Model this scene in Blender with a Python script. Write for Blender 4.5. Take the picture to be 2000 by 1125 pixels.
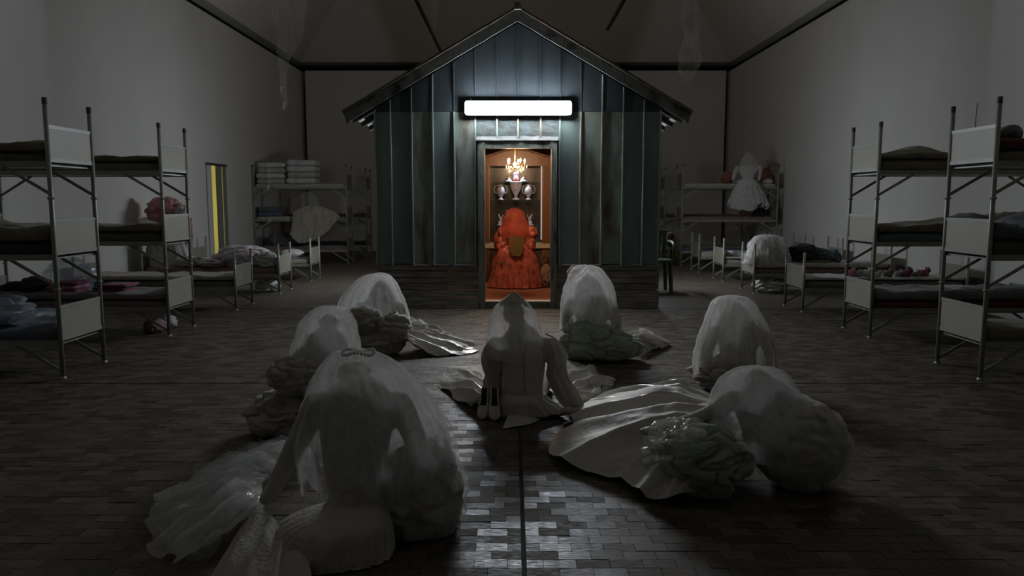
import bpy, bmesh, math, random
from mathutils import Vector, Matrix, noise

for o in list(bpy.data.objects):
    bpy.data.objects.remove(o, do_unlink=True)
scene = bpy.context.scene
C = scene.collection
random.seed(7)

# ------------------------------------------------------------------ camera
FPX = 1495.0                       # focal length in pixels of a 2000 px wide frame
CAMH = 1.55
PITCH = math.atan(171 / FPX)
cam = bpy.data.cameras.new('camera')
cam.sensor_width = 36.0
cam.lens = 36.0 * FPX / 2000.0
cam.clip_end = 200
camo = bpy.data.objects.new('camera', cam)
C.objects.link(camo)
camo.location = (0, 0, CAMH)
camo.rotation_euler = (math.pi / 2 - PITCH, 0, 0)
scene.camera = camo

# ------------------------------------------------------------------ world and exposure
w = bpy.data.worlds.new('world')
scene.world = w
w.use_nodes = True
bg = w.node_tree.nodes['Background']
bg.inputs[0].default_value = (1.0, 0.86, 0.68, 1)
bg.inputs[1].default_value = 0.15
scene.view_settings.view_transform = 'Standard'
scene.view_settings.look = 'None'
scene.view_settings.gamma = 1.0
scene.view_settings.use_curve_mapping = False
scene.view_settings.exposure = 0.0
TUBE = 172.0                         # radiance of the fluorescent diffuser

_c, _s = math.cos(PITCH), math.sin(PITCH)
def ray(px, py):
    u = (px - 1000) / FPX; v = (py - 562.5) / FPX
    return Vector((u, _c - v * _s, -_s - v * _c))
def at(px, py, Y):
    d = ray(px, py); t = Y / d.y
    return Vector((d.x * t, Y, CAMH + d.z * t))
def fl(px, py, z=0.0):
    d = ray(px, py); t = (z - CAMH) / d.z
    return Vector((d.x * t, d.y * t, z))
def proj(p):
    zz = p[2] - CAMH; dep = p[1] * _c - zz * _s; up = p[1] * _s + zz * _c
    return 1000 + FPX * p[0] / dep, 562.5 - FPX * up / dep

# ------------------------------------------------------------------ materials
MATS = {}
def nt(m):
    return m.node_tree.nodes, m.node_tree.links
def mat(name, col, rough=0.7, var=0.25, scale=6.0, bump=0.0, bscale=40.0, metal=0.0, spec=0.5,
        col2=None, stretch=(1, 1, 1), detail=6.0, sheen=0.0, ramp=(0.35, 0.7), coat=0.0):
    m = bpy.data.materials.new(name); m.use_nodes = True
    N, L = nt(m); b = N['Principled BSDF']
    b.inputs['Roughness'].default_value = rough
    b.inputs['Metallic'].default_value = metal
    b.inputs['Specular IOR Level'].default_value = spec
    if sheen: b.inputs['Sheen Weight'].default_value = sheen
    if coat: b.inputs['Coat Weight'].default_value = coat
    tc = N.new('ShaderNodeTexCoord'); mp = N.new('ShaderNodeMapping')
    mp.inputs['Scale'].default_value = stretch
    L.new(tc.outputs['Object'], mp.inputs[0])
    nz = N.new('ShaderNodeTexNoise'); nz.inputs['Scale'].default_value = scale; nz.inputs['Detail'].default_value = detail
    L.new(mp.outputs[0], nz.inputs[0])
    r = N.new('ShaderNodeValToRGB'); r.color_ramp.elements[0].position = ramp[0]; r.color_ramp.elements[1].position = ramp[1]
    c2 = col2 or tuple(x * (1 - var) for x in col)
    r.color_ramp.elements[0].color = (*c2, 1); r.color_ramp.elements[1].color = (*col, 1)
    L.new(nz.outputs[0], r.inputs[0]); L.new(r.outputs[0], b.inputs['Base Color'])
    if bump:
        n2 = N.new('ShaderNodeTexNoise'); n2.inputs['Scale'].default_value = bscale; n2.inputs['Detail'].default_value = 4
        L.new(mp.outputs[0], n2.inputs[0])
        bp = N.new('ShaderNodeBump'); bp.inputs['Strength'].default_value = bump; bp.inputs['Distance'].default_value = 0.02
        L.new(n2.outputs[0], bp.inputs['Height']); L.new(bp.outputs[0], b.inputs['Normal'])
    MATS[name] = m
    return m
def sheer(name, col, dens=0.5, shine=0.0, scale=14.0, rough=0.25, lo=0.80):
    """net / film: part of the light passes straight through, the rest is scattered"""
    m = bpy.data.materials.new(name); m.use_nodes = True
    N, L = nt(m); N.remove(N['Principled BSDF'])
    out = N['Material Output']
    d = N.new('ShaderNodeBsdfDiffuse'); d.inputs[0].default_value = (*col, 1)
    t = N.new('ShaderNodeBsdfTranslucent'); t.inputs[0].default_value = (*col, 1)
    mx = N.new('ShaderNodeMixShader'); mx.inputs[0].default_value = 0.60
    L.new(d.outputs[0], mx.inputs[1]); L.new(t.outputs[0], mx.inputs[2])
    last = mx
    if shine:
        g = N.new('ShaderNodeBsdfGlossy'); g.inputs['Roughness'].default_value = rough; g.inputs[0].default_value = (1, 1, 1, 1)
        m2 = N.new('ShaderNodeMixShader'); m2.inputs[0].default_value = shine
        nb = N.new('ShaderNodeTexNoise'); nb.inputs['Scale'].default_value = 15; nb.inputs['Detail'].default_value = 3
        bp = N.new('ShaderNodeBump'); bp.inputs['Strength'].default_value = 0.35; bp.inputs['Distance'].default_value = 0.03
        L.new(nb.outputs[0], bp.inputs['Height']); L.new(bp.outputs[0], g.inputs['Normal'])
        L.new(last.outputs[0], m2.inputs[1]); L.new(g.outputs[0], m2.inputs[2]); last = m2
    tr = N.new('ShaderNodeBsdfTransparent')
    m3 = N.new('ShaderNodeMixShader')
    tc = N.new('ShaderNodeTexCoord'); nz = N.new('ShaderNodeTexNoise'); nz.inputs['Scale'].default_value = scale; nz.inputs['Detail'].default_value = 5
    mp = N.new('ShaderNodeMapping'); mp.inputs['Scale'].default_value = (2.6, 2.6, 0.5)
    L.new(tc.outputs['Object'], mp.inputs[0]); L.new(mp.outputs[0], nz.inputs[0])
    mr = N.new('ShaderNodeMapRange'); mr.inputs[1].default_value = 0.3; mr.inputs[2].default_value = 0.7
    mr.inputs[3].default_value = dens * lo; mr.inputs[4].default_value = min(1, dens * 1.15)
    L.new(nz.outputs[0], mr.inputs[0]); L.new(mr.outputs[0], m3.inputs[0])
    L.new(tr.outputs[0], m3.inputs[1]); L.new(last.outputs[0], m3.inputs[2])
    L.new(m3.outputs[0], out.inputs[0])
    MATS[name] = m
    return m
def emit(name, col, strength):
    m = bpy.data.materials.new(name); m.use_nodes = True
    b = m.node_tree.nodes['Principled BSDF']
    b.inputs['Base Color'].default_value = (*col, 1)
    b.inputs['Emission Color'].default_value = (*col, 1); b.inputs['Emission Strength'].default_value = strength
    MATS[name] = m
    return m
def glassy(name, tint, gloss):
    m = bpy.data.materials.new(name); m.use_nodes = True
    N, L = nt(m); N.remove(N['Principled BSDF'])
    tr = N.new('ShaderNodeBsdfTransparent'); tr.inputs[0].default_value = (*tint, 1)
    g = N.new('ShaderNodeBsdfGlossy'); g.inputs['Roughness'].default_value = 0.05
    mx = N.new('ShaderNodeMixShader'); mx.inputs[0].default_value = gloss
    L.new(tr.outputs[0], mx.inputs[1]); L.new(g.outputs[0], mx.inputs[2]); L.new(mx.outputs[0], N['Material Output'].inputs[0])
    MATS[name] = m
    return m

mat('wall', (0.60, 0.58, 0.555), 0.85, 0.06, 1.2, 0.05, 90)
mat('ceiling', (0.66, 0.61, 0.53), 0.9, 0.08, 0.6)
mat('void', (0.045, 0.042, 0.036), 0.95, 0.1)
mat('trim_dark', (0.10, 0.095, 0.085), 0.8, 0.2)
mat('bed_metal', (0.30, 0.30, 0.25), 0.38, 0.2, 9, 0.05, 60, 0.0, 0.6)
mat('bed_panel', (0.26, 0.245, 0.19), 0.55, 0.08, 4)
mat('bed_strip', (0.27, 0.27, 0.235), 0.45, 0.12, 9)
mat('panel_green', (0.205, 0.265, 0.245), 0.55, 0.45, 3.0, 0.25, 9, 0, 0.4, None, (1, 1, 0.25))
mat('panel_gable_shade', (0.052, 0.066, 0.073), 0.55, 0.35, 3.0, 0.25, 9, 0, 0.4, None, (1, 1, 0.3))  # same green paint, with the gable's dim bluish light put into the colour
mat('panel_rusty', (0.225, 0.26, 0.225), 0.6, 0.4, 5.0, 0.35, 12, 0, 0.4, (0.10, 0.075, 0.05), (1, 1, 0.3), 8, 0, (0.36, 0.55))
mat('header_tin', (0.105, 0.125, 0.120), 0.5, 0.3, 6.0, 0.35, 14, 0, 0.4, (0.06, 0.055, 0.045), (1, 1, 1.6), 8, 0, (0.33, 0.56))
mat('batten', (0.30, 0.37, 0.34), 0.5, 0.35, 7, 0.2, 30, 0, 0.4, None, (1, 1, 0.2))
mat('batten_rust', (0.32, 0.33, 0.27), 0.6, 0.5, 7, 0.3, 30, 0, 0.4, (0.20, 0.11, 0.06), (1, 1, 0.2))
mat('old_wood', (0.27, 0.25, 0.205), 0.8, 0.55, 5, 0.5, 25, 0, 0.3, None, (0.6, 1, 6))
mat('barge', (0.15, 0.16, 0.14), 0.75, 0.7, 4, 0.4, 22, 0, 0.3, (0.03, 0.028, 0.022), (1, 1, 1), 9, 0, (0.36, 0.5))
mat('door_wood', (0.20, 0.215, 0.18), 0.7, 0.6, 7, 0.35, 25, 0, 0.3, (0.05, 0.055, 0.045), (2, 2, 0.4), 9, 0, (0.3, 0.5))
mat('rust', (0.16, 0.13, 0.10), 0.7, 0.5, 9, 0.5, 30, 0.2)
mat('tin_bright', (0.10, 0.098, 0.092), 0.6, 0.3, 9, 0.3, 30, 0.4)
mat('roof_tin', (0.022, 0.022, 0.021), 0.55, 0.4, 5, 0.2, 30, 0.4)
mat('inner_wood', (0.20, 0.09, 0.045), 0.55, 0.4, 4, 0.1, 30, 0, 0.4, None, (1, 1, 0.15))
mat('inner_floor', (0.30, 0.135, 0.085), 0.8, 0.25, 7, 0.2, 60)
mat('inner_wall', (0.30, 0.16, 0.09), 0.8, 0.25, 3)
mat('cabinet_wood', (0.24, 0.105, 0.05), 0.35, 0.35, 5, 0.05, 30, 0, 0.5, None, (1, 1, 0.12))
mat('cabinet_back', (0.10, 0.075, 0.06), 0.25, 0.5, 4)
mat('cabinet_white', (0.55, 0.50, 0.42), 0.4, 0.1)
mat('porcelain', (0.80, 0.80, 0.84), 0.15, 0.5, 30, 0.25, 60, 0, 0.7, (0.42, 0.40, 0.55))
mat('crystal', (0.75, 0.75, 0.80), 0.08, 0.2, 20, 0, 40, 0.3, 0.9)
mat('dark_red', (0.22, 0.03, 0.03), 0.5)
mat('brass', (0.55, 0.36, 0.12), 0.3, 0.2, 9, 0, 9, 0.9)
mat('white_plastic', (0.62, 0.63, 0.63), 0.35, 0.05)
mat('olive_cloth', (0.17, 0.115, 0.040), 0.8, 0.3, 25, 0.3, 80)
mat('satin', (0.64, 0.61, 0.54), 0.24, 0.08, 3, 0.06, 22, 0, 0.55, None, (1, 1, 1), 4, 0.1)
mat('satin_matte', (0.52, 0.49, 0.43), 0.55, 0.10, 5, 0.25, 30, 0, 0.4, None, (1, 1, 1), 4, 0.2)
mat('gown', (0.45, 0.42, 0.36), 0.75, 0.12, 12, 0.35, 60, 0, 0.3, None, (1, 1, 1), 4, 0.2)
mat('gauze', (0.43, 0.405, 0.345), 0.85, 0.22, 5, 0.5, 18, 0, 0.2, None, (1, 1, 2.5), 6, 0.3)
mat('gauze_green', (0.34, 0.385, 0.30), 0.8, 0.30, 5, 0.5, 16, 0, 0.3, None, (1, 1, 2.0), 6, 0.3)
mat('lace', (0.55, 0.53, 0.50), 0.7, 0.25, 30, 0.6, 60, 0, 0.3)
sheer('tulle', (0.88, 0.88, 0.88), 0.33, 0.0, 16)
sheer('tulle_thin', (0.88, 0.87, 0.86), 0.22, 0.0, 12)
sheer('tulle_dense', (0.88, 0.87, 0.86), 0.62, 0.03, 16)
sheer('film', (0.75, 0.78, 0.78), 0.22, 0.5, 7, 0.14, 0.4)
sheer('film_blue', (0.45, 0.52, 0.60), 0.32, 0.16, 9, 0.2)
sheer('film_green', (0.55, 0.62, 0.52), 0.42, 0.6, 9, 0.16)
mat('red_satin', (0.52, 0.125, 0.095), 0.40, 0.55, 12, 0.5, 35, 0, 0.5, None, (1, 1, 0.5), 6, 0.1)
sheer('red_tulle', (0.60, 0.165, 0.12), 0.62, 0.0, 22)
mat('skin', (0.42, 0.38, 0.32), 0.7, 0.1)
for nm, c in dict(khaki=(0.20, 0.18, 0.115), khaki_dark=(0.13, 0.118, 0.08), grey_blanket=(0.22, 0.22, 0.21), slate=(0.12, 0.13, 0.15),
                  maroon=(0.15, 0.035, 0.045), pink=(0.50, 0.23, 0.25), rose=(0.27, 0.185, 0.175), magenta=(0.27, 0.07, 0.14), plum=(0.075, 0.045, 0.06),
                  cream=(0.46, 0.43, 0.36), white_cloth=(0.58, 0.57, 0.56), lilac=(0.42, 0.38, 0.48), blue_cloth=(0.10, 0.125, 0.19),
                  teal=(0.12, 0.165, 0.18), black_cloth=(0.035, 0.035, 0.038), coral=(0.30, 0.12, 0.085), brown_cloth=(0.13, 0.08, 0.05),
                  sage=(0.17, 0.20, 0.15)).items():
    mat(nm, c, 0.85, 0.28, 7, 0.4, 26, 0, 0.25, None, (1, 1, 1), 5, 0.15)
mat('floral', (0.58, 0.55, 0.57), 0.8, 0.3, 16, 0.4, 20, 0, 0.3, (0.36, 0.26, 0.34), (1, 1, 1), 3, 0.1, (0.40, 0.48))
mat('lace_white', (0.60, 0.58, 0.58), 0.75, 0.3, 40, 0.6, 50)
mat('chair_green', (0.075, 0.098, 0.066), 0.4, 0.1)
mat('shoe_white', (0.55, 0.52, 0.46), 0.3, 0.15, 12, 0, 20, 0, 0.7)
mat('shoe_dark', (0.035, 0.03, 0.028), 0.6)
mat('heater', (0.10, 0.10, 0.12), 0.5)
mat('heater_frame', (0.34, 0.33, 0.33), 0.5)
mat('pearl', (0.7, 0.68, 0.62), 0.12, 0.05, 5, 0, 5, 0, 0.8)
mat('door_grey', (0.22, 0.215, 0.205), 0.6, 0.1)
emit('tube_light', (0.83, 0.91, 1.0), TUBE)
emit('side_tube', (0.86, 0.92, 1.0), 52.0)
emit('bulb', (1.0, 0.62, 0.28), 90.0)
emit('led', (0.85, 0.9, 1.0), 0.30)
emit('corridor_light', (0.93, 0.86, 0.16), 0.55)
glassy('pane', (0.97, 0.97, 0.97), 0.05)
glassy('shelf_glass', (0.82, 0.88, 0.86), 0.12)

def block_material():
    m = bpy.data.materials.new('wood_block'); m.use_nodes = True
    N, L = nt(m); b = N['Principled BSDF']
    at_ = N.new('ShaderNodeAttribute'); at_.attribute_name = 'rnd'
    tc = N.new('ShaderNodeTexCoord')
    geo = N.new('ShaderNodeNewGeometry')
    mp = N.new('ShaderNodeMapping'); mp.inputs['Scale'].default_value = (8, 26, 8)
    L.new(geo.outputs['Position'], mp.inputs[0])
    nz = N.new('ShaderNodeTexNoise'); nz.inputs['Scale'].default_value = 2.2; nz.inputs['Detail'].default_value = 7
    L.new(mp.outputs[0], nz.inputs[0])
    r = N.new('ShaderNodeValToRGB')
    r.color_ramp.elements[0].position = 0.25; r.color_ramp.elements[0].color = (0.028, 0.023, 0.018, 1)
    r.color_ramp.elements[1].position = 0.8; r.color_ramp.elements[1].color = (0.120, 0.099, 0.075, 1)
    ad = N.new('ShaderNodeMath'); ad.operation = 'MULTIPLY_ADD'; ad.inputs[1].default_value = 0.42
    L.new(at_.outputs['Fac'], ad.inputs[0])
    ml = N.new('ShaderNodeMath'); ml.operation = 'MULTIPLY'; ml.inputs[1].default_value = 0.62
    L.new(nz.outputs[0], ml.inputs[0]); L.new(ml.outputs[0], ad.inputs[2])
    L.new(ad.outputs[0], r.inputs[0]); L.new(r.outputs[0], b.inputs['Base Color'])
    n2 = N.new('ShaderNodeTexNoise'); n2.inputs['Scale'].default_value = 3.0; n2.inputs['Detail'].default_value = 5
    L.new(mp.outputs[0], n2.inputs[0])
    mr = N.new('ShaderNodeMapRange'); mr.inputs[1].default_value = 0.3; mr.inputs[2].default_value = 0.7
    mr.inputs[3].default_value = 0.42; mr.inputs[4].default_value = 0.75
    L.new(n2.outputs[0], mr.inputs[0])
    sn = N.new('ShaderNodeMath'); sn.operation = 'MULTIPLY'; sn.inputs[1].default_value = 37.0; L.new(at_.outputs['Fac'], sn.inputs[0])
    fr = N.new('ShaderNodeMath'); fr.operation = 'FRACT'; L.new(sn.outputs[0], fr.inputs[0])
    rr = N.new('ShaderNodeMath'); rr.operation = 'MULTIPLY_ADD'; rr.inputs[1].default_value = 0.30; L.new(fr.outputs[0], rr.inputs[0]); L.new(mr.outputs[0], rr.inputs[2])
    sb = N.new('ShaderNodeMath'); sb.operation = 'SUBTRACT'; sb.inputs[1].default_value = 0.14; L.new(rr.outputs[0], sb.inputs[0])
    L.new(sb.outputs[0], b.inputs['Roughness'])
    bp = N.new('ShaderNodeBump'); bp.inputs['Strength'].default_value = 0.6; bp.inputs['Distance'].default_value = 0.004
    L.new(nz.outputs[0], bp.inputs['Height']); L.new(bp.outputs[0], b.inputs['Normal'])
    b.inputs['Specular IOR Level'].default_value = 0.3
    MATS['wood_block'] = m
block_material()
def far_floor_material():
    m = bpy.data.materials.new('far_floor'); m.use_nodes = True
    N, L = nt(m); b = N['Principled BSDF']
    geo = N.new('ShaderNodeNewGeometry')
    br = N.new('ShaderNodeTexBrick'); br.inputs['Scale'].default_value = 1.0
    br.inputs['Brick Width'].default_value = 0.143; br.inputs['Row Height'].default_value = 0.0785; br.inputs['Mortar Size'].default_value = 0.002
    br.inputs['Color1'].default_value = (0.075, 0.062, 0.049, 1); br.inputs['Color2'].default_value = (0.150, 0.126, 0.098, 1); br.inputs['Mortar'].default_value = (0.02, 0.017, 0.014, 1)
    L.new(geo.outputs['Position'], br.inputs['Vector']); L.new(br.outputs['Color'], b.inputs['Base Color'])
    b.inputs['Roughness'].default_value = 0.5
    MATS['far_floor'] = m
far_floor_material()

# ------------------------------------------------------------------ mesh helpers
ORG = {}
def link(o, parent=None):
    C.objects.link(o)
    if parent is not None: o.parent = parent
    return o
def tag(o, label=None, cat=None, group=None, kind=None):
    if label: o['label'] = label
    if cat: o['category'] = cat
    if group: o['group'] = group
    if kind: o['kind'] = kind
    return o
def thing(name, label, cat, loc=(0, 0, 0), group=None):
    o = bpy.data.objects.new(name, None); o.empty_display_size = 0.1
    link(o); o.location = loc; ORG[o.name] = Vector(loc)
    return tag(o, label, cat, group)
def finish(name, me, m, parent=None, smooth=False, label=None):
    """me is in world coordinates; give the object an origin at its base (or its parent's origin)"""
    if smooth:
        for p in me.polygons: p.use_smooth = True
    if m is not None: me.materials.append(MATS[m] if isinstance(m, str) else m)
    o = bpy.data.objects.new(name, me)
    if parent is None:
        xs = [v.co.x for v in me.vertices]; ys = [v.co.y for v in me.vertices]; zs = [v.co.z for v in me.vertices]
        org = Vector(((min(xs) + max(xs)) / 2, (min(ys) + max(ys)) / 2, min(zs)))
        o.location = org
    else:
        org = ORG[parent.name]
    me.transform(Matrix.Translation(-org))
    link(o, parent); ORG[o.name] = org
    if label: o['label'] = label
    return o
class MB:
    def __init__(s): s.v = []; s.f = []
    def add(s, vs, fs):
        k = len(s.v); s.v += [tuple(v) for v in vs]; s.f += [tuple(i + k for i in f) for f in fs]; return s
    def box(s, x0, x1, y0, y1, z0, z1):
        return s.add([(x0, y0, z0), (x1, y0, z0), (x1, y1, z0), (x0, y1, z0), (x0, y0, z1), (x1, y0, z1), (x1, y1, z1), (x0, y1, z1)],
                     [(0, 3, 2, 1), (4, 5, 6, 7), (0, 1, 5, 4), (1, 2, 6, 5), (2, 3, 7, 6), (3, 0, 4, 7)])
    def prism(s, poly, y0, y1):
        """polygon in (x, z) extruded in y"""
        n = len(poly)
        vs = [(x, y0, z) for x, z in poly] + [(x, y1, z) for x, z in poly]
        return s.add(vs, [tuple(range(n)), tuple(range(2 * n - 1, n - 1, -1))] + [(i, i + n, (i + 1) % n + n, (i + 1) % n) for i in range(n)])
    def tube(s, pts, rs, n=10, cap=True, flat=None):
        pts = [Vector(p) for p in pts]
        if not isinstance(rs, (list, tuple)): rs = [rs] * len(pts)
        rings = []; up = None
        for i, p in enumerate(pts):
            d = (pts[min(i + 1, len(pts) - 1)] - pts[max(i - 1, 0)]).normalized()
            if up is None:
                up = Vector((1, 0, 0)) if abs(d.x) < 0.8 else Vector((0, 1, 0))
            a = (up - d * up.dot(d)).normalized(); b = d.cross(a); up = a
            fy = flat if flat else 1.0
            rings.append([p + (a * math.cos(2 * math.pi * k / n) + b * math.sin(2 * math.pi * k / n) * fy) * rs[i] for k in range(n)])
        vs = [v for r in rings for v in r]; fs = []
        for i in range(len(rings) - 1):
            for k in range(n):
                fs.append((i * n + k, i * n + (k + 1) % n, (i + 1) * n + (k + 1) % n, (i + 1) * n + k))
        if cap:
            fs.append(tuple(range(n - 1, -1, -1))); fs.append(tuple((len(rings) - 1) * n + k for k in range(n)))
        return s.add(vs, fs)
    def lathe(s, c, prof, n=20, sx=1.0):
        c = Vector(c); vs = []; fs = []
        for r, z in prof:
            for k in range(n):
                a = 2 * math.pi * k / n
                vs.append((c.x + r * math.cos(a) * sx, c.y + r * math.sin(a), c.z + z))
        for i in range(len(prof) - 1):
            for k in range(n):
                fs.append((i * n + k, i * n + (k + 1) % n, (i + 1) * n + (k + 1) % n, (i + 1) * n + k))
        fs.append(tuple(range(n - 1, -1, -1))); fs.append(tuple((len(prof) - 1) * n + k for k in range(n)))
        return s.add(vs, fs)
    def ball(s, c, r, n=8, m=6, sz=1.0):
        return s.lathe(c, [(max(1e-4, r * math.sin(math.pi * i / m)), -r * sz * math.cos(math.pi * i / m)) for i in range(m + 1)], n)
    def mesh(s, name):
        me = bpy.data.meshes.new(name); me.from_pydata(s.v, [], s.f); me.update(); return me
    def build(s, name, m, parent=None, smooth=False, label=None):
        return finish(name, s.mesh(name), m, parent, smooth, label)
def catmull(pts, n):
    """resample a list of equal-length tuples smoothly to n samples"""
    k = len(pts) - 1; out = []
    for i in range(n):
        t = i / (n - 1) * k; j = min(int(t), k - 1); u = t - j
        p0, p1, p2, p3 = pts[max(j - 1, 0)], pts[j], pts[j + 1], pts[min(j + 2, k)]
        out.append(tuple(0.5 * (2 * b + (c - a) * u + (2 * a - 5 * b + 4 * c - d) * u * u + (3 * b - a - 3 * c + d) * u ** 3) for a, b, c, d in zip(p0, p1, p2, p3)))
    return out
def ridge(v): return 1.0 - 2.0 * abs(noise.noise(v))
def fbm(v, o=3): return noise.fractal(v, 1.0, 2.0, o)

def loft(parent, name, rings, m, n=110, rows=44, folds=0.10, seed=0.0, closed_top=True, wr=0.014, fk=3.3, hem=0.02, label=None, arc=None, grow=1.0):
    """draped shell: rings are (px left, px right, py, Y, depth ratio) from top to hem"""
    R = []
    for pl, pr, py, Y, q in rings:
        a, b = at(pl, py, Y), at(pr, py, Y)
        R.append(((a.x + b.x) / 2, Y, a.z, (b.x - a.x) / 2 * grow, (b.x - a.x) / 2 * q * grow))
    if closed_top:
        cx, cy, z, rx, ry = R[0]
        R[0] = (cx, cy, z - 0.06 * rx, rx, ry); R.insert(0, (cx, cy, z + 0.02 * rx, rx * 0.30, ry * 0.30))
    R = catmull(R, rows)
    a0, a1 = arc if arc else (0, 2 * math.pi)
    full = arc is None
    cols = n if full else n + 1
    vs = []; fs = []
    for i, (cx, cy, z, rx, ry) in enumerate(R):
        t = i / (rows - 1)
        for k in range(cols):
            a = a0 + (a1 - a0) * k / n
            ca, sa = math.cos(a), math.sin(a)
            f = ridge(Vector((ca * fk + seed, sa * fk, t * 0.55 + seed))) * 0.65 + ridge(Vector((ca * fk * 2.6, sa * fk * 2.6 + seed, t * 1.1))) * 0.35 - 0.45
            w_ = wr * fbm(Vector((ca * 3 + seed, sa * 3, z * 9 + seed)), 3)
            s_ = 1 + folds * (0.15 + 0.85 * t) * f
            hz = -hem * t ** 3 * (1.3 * noise.noise(Vector((ca * 1.6, sa * 1.6, seed * 3))) + 0.5 * noise.noise(Vector((ca * 7, sa * 7, seed))) + 0.3)
            vs.append((cx + rx * ca * s_ + w_ * ca, cy + ry * sa * s_ + w_ * sa, max(z + hz, 0.006)))
    for i in range(rows - 1):
        for k in range(n):
            k2 = (k + 1) % n if full else k + 1
            fs.append((i * cols + k, i * cols + k2, (i + 1) * cols + k2, (i + 1) * cols + k))
    if closed_top and full:
        fs.append(tuple(range(n)))
    return MB().add(vs, fs).build(name, m, parent, True, label)

def drape(parent, name, top, hem, m, nu=110, nv=56, amp=0.045, fold=7.0, seed=0.0, prof=1.6, wr=0.012, edge=0.03, zmin=0.006, label=None):
    """cloth spread on the floor between an upper edge and a hem; folds run from one to the other"""
    T = catmull([tuple(p) for p in top], nu); Hm = catmull([tuple(p) for p in hem], nu)
    vs = []; fs = []
    for j in range(nv):
        v = j / (nv - 1)
        for i in range(nu):
            u = i / (nu - 1)
            a, b = Vector(T[i]), Vector(Hm[i])
            p = a.lerp(b, v)
            p.z = a.z * (1 - v) ** prof + b.z * v
            wob = 0.35 * noise.noise(Vector((u * 3 + seed, v * 1.6, seed)))
            f1 = ridge(Vector(((u + wob * 0.12) * fold + seed, v * 0.35, seed * 0.37)))
            f2 = ridge(Vector(((u + wob * 0.2) * fold * 2.1 + seed, v * 0.8, 3.1 + seed)))
            f3 = fbm(Vector((u * fold * 2.2 + seed, v * 3.0, seed)), 3)
            env = min(1.0, 0.25 + 3.0 * min(v, 1.0)) * (1 - 0.55 * v ** 4)
            h = amp * env * (max(0, f1) ** 1.4 * 0.8 + max(0, f2) * 0.32) + wr * f3
            p.z = max(zmin + 0.004 * (1 + f3), p.z + h)
            if v > 0.6:
                e = edge * (v - 0.6) / 0.4
                p.x += e * noise.noise(Vector((u * 9, seed, 1.7))); p.y += e * noise.noise(Vector((u * 9, seed, 7.7)))
            vs.append(p)
    for j in range(nv - 1):
        for i in range(nu - 1):
            fs.append((j * nu + i, j * nu + i + 1, (j + 1) * nu + i + 1, (j + 1) * nu + i))
    return MB().add(vs, fs).build(name, m, parent, True, label)

def bundle(parent, name, c, r, m, seed=0.0, amp=0.16, sub=5, zmin=0.006, freq=2.2, label=None, twist=0.0, grow=1.0):
    """wad of cloth: a ball pushed into creases, settled on its base"""
    bm = bmesh.new(); bmesh.ops.create_icosphere(bm, subdivisions=sub, radius=1.0)
    c = Vector(c); r = Vector(r) * grow
    for v in bm.verts:
        d = v.co.normalized()
        q = Vector((d.x * freq * 0.55 + seed, d.y * freq * 0.55 - seed, d.z * freq * 0.85 + 0.3 * seed))
        q += Vector((fbm(q * 0.8), fbm(q * 0.8 + Vector((5, 1, 2))), fbm(q * 0.8 + Vector((1, 7, 3))))) * 0.5
        cr = 1.0 - abs(noise.noise(q)) * 2.4
        cr2 = 1.0 - abs(noise.noise(q * 1.9)) * 2.2
        k = 1 + 0.25 * amp - amp * 1.25 * max(0, cr) ** 3.0 - amp * 0.25 * max(0, cr2) ** 3 + 0.10 * fbm(d * 1.4 + Vector((seed, 0, 0)), 2)
        p = Vector((d.x * r.x * k, d.y * r.y * k, d.z * r.z * k)) + c
        if p.z < zmin:
            p.z = zmin + 0.004 * abs(noise.noise(q * 2))
        v.co = p
    me = bpy.data.meshes.new(name); bm.to_mesh(me); bm.free()
    return finish(name, me, m, parent, True, label)
def heap(name, pl, pr, pt, pb, Y, ry, m, label, cat, seed=0.0, amp=0.14, sub=4, group=None, parent=None, sink=0.25, zmin=None, freq=2.0):
    """wad given by its extent in the photograph at depth Y"""
    a, b = at(pl, pt, Y), at(pr, pb, Y)
    zb = b.z if zmin is None else zmin
    rz = (a.z - zb) / (2 - sink)
    o = bundle(parent, name, ((a.x + b.x) / 2, Y, a.z - rz), ((b.x - a.x) / 2, ry, rz), m, seed, amp, sub, zb, freq)
    if parent is None: tag(o, label, cat, group)
    return o
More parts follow.
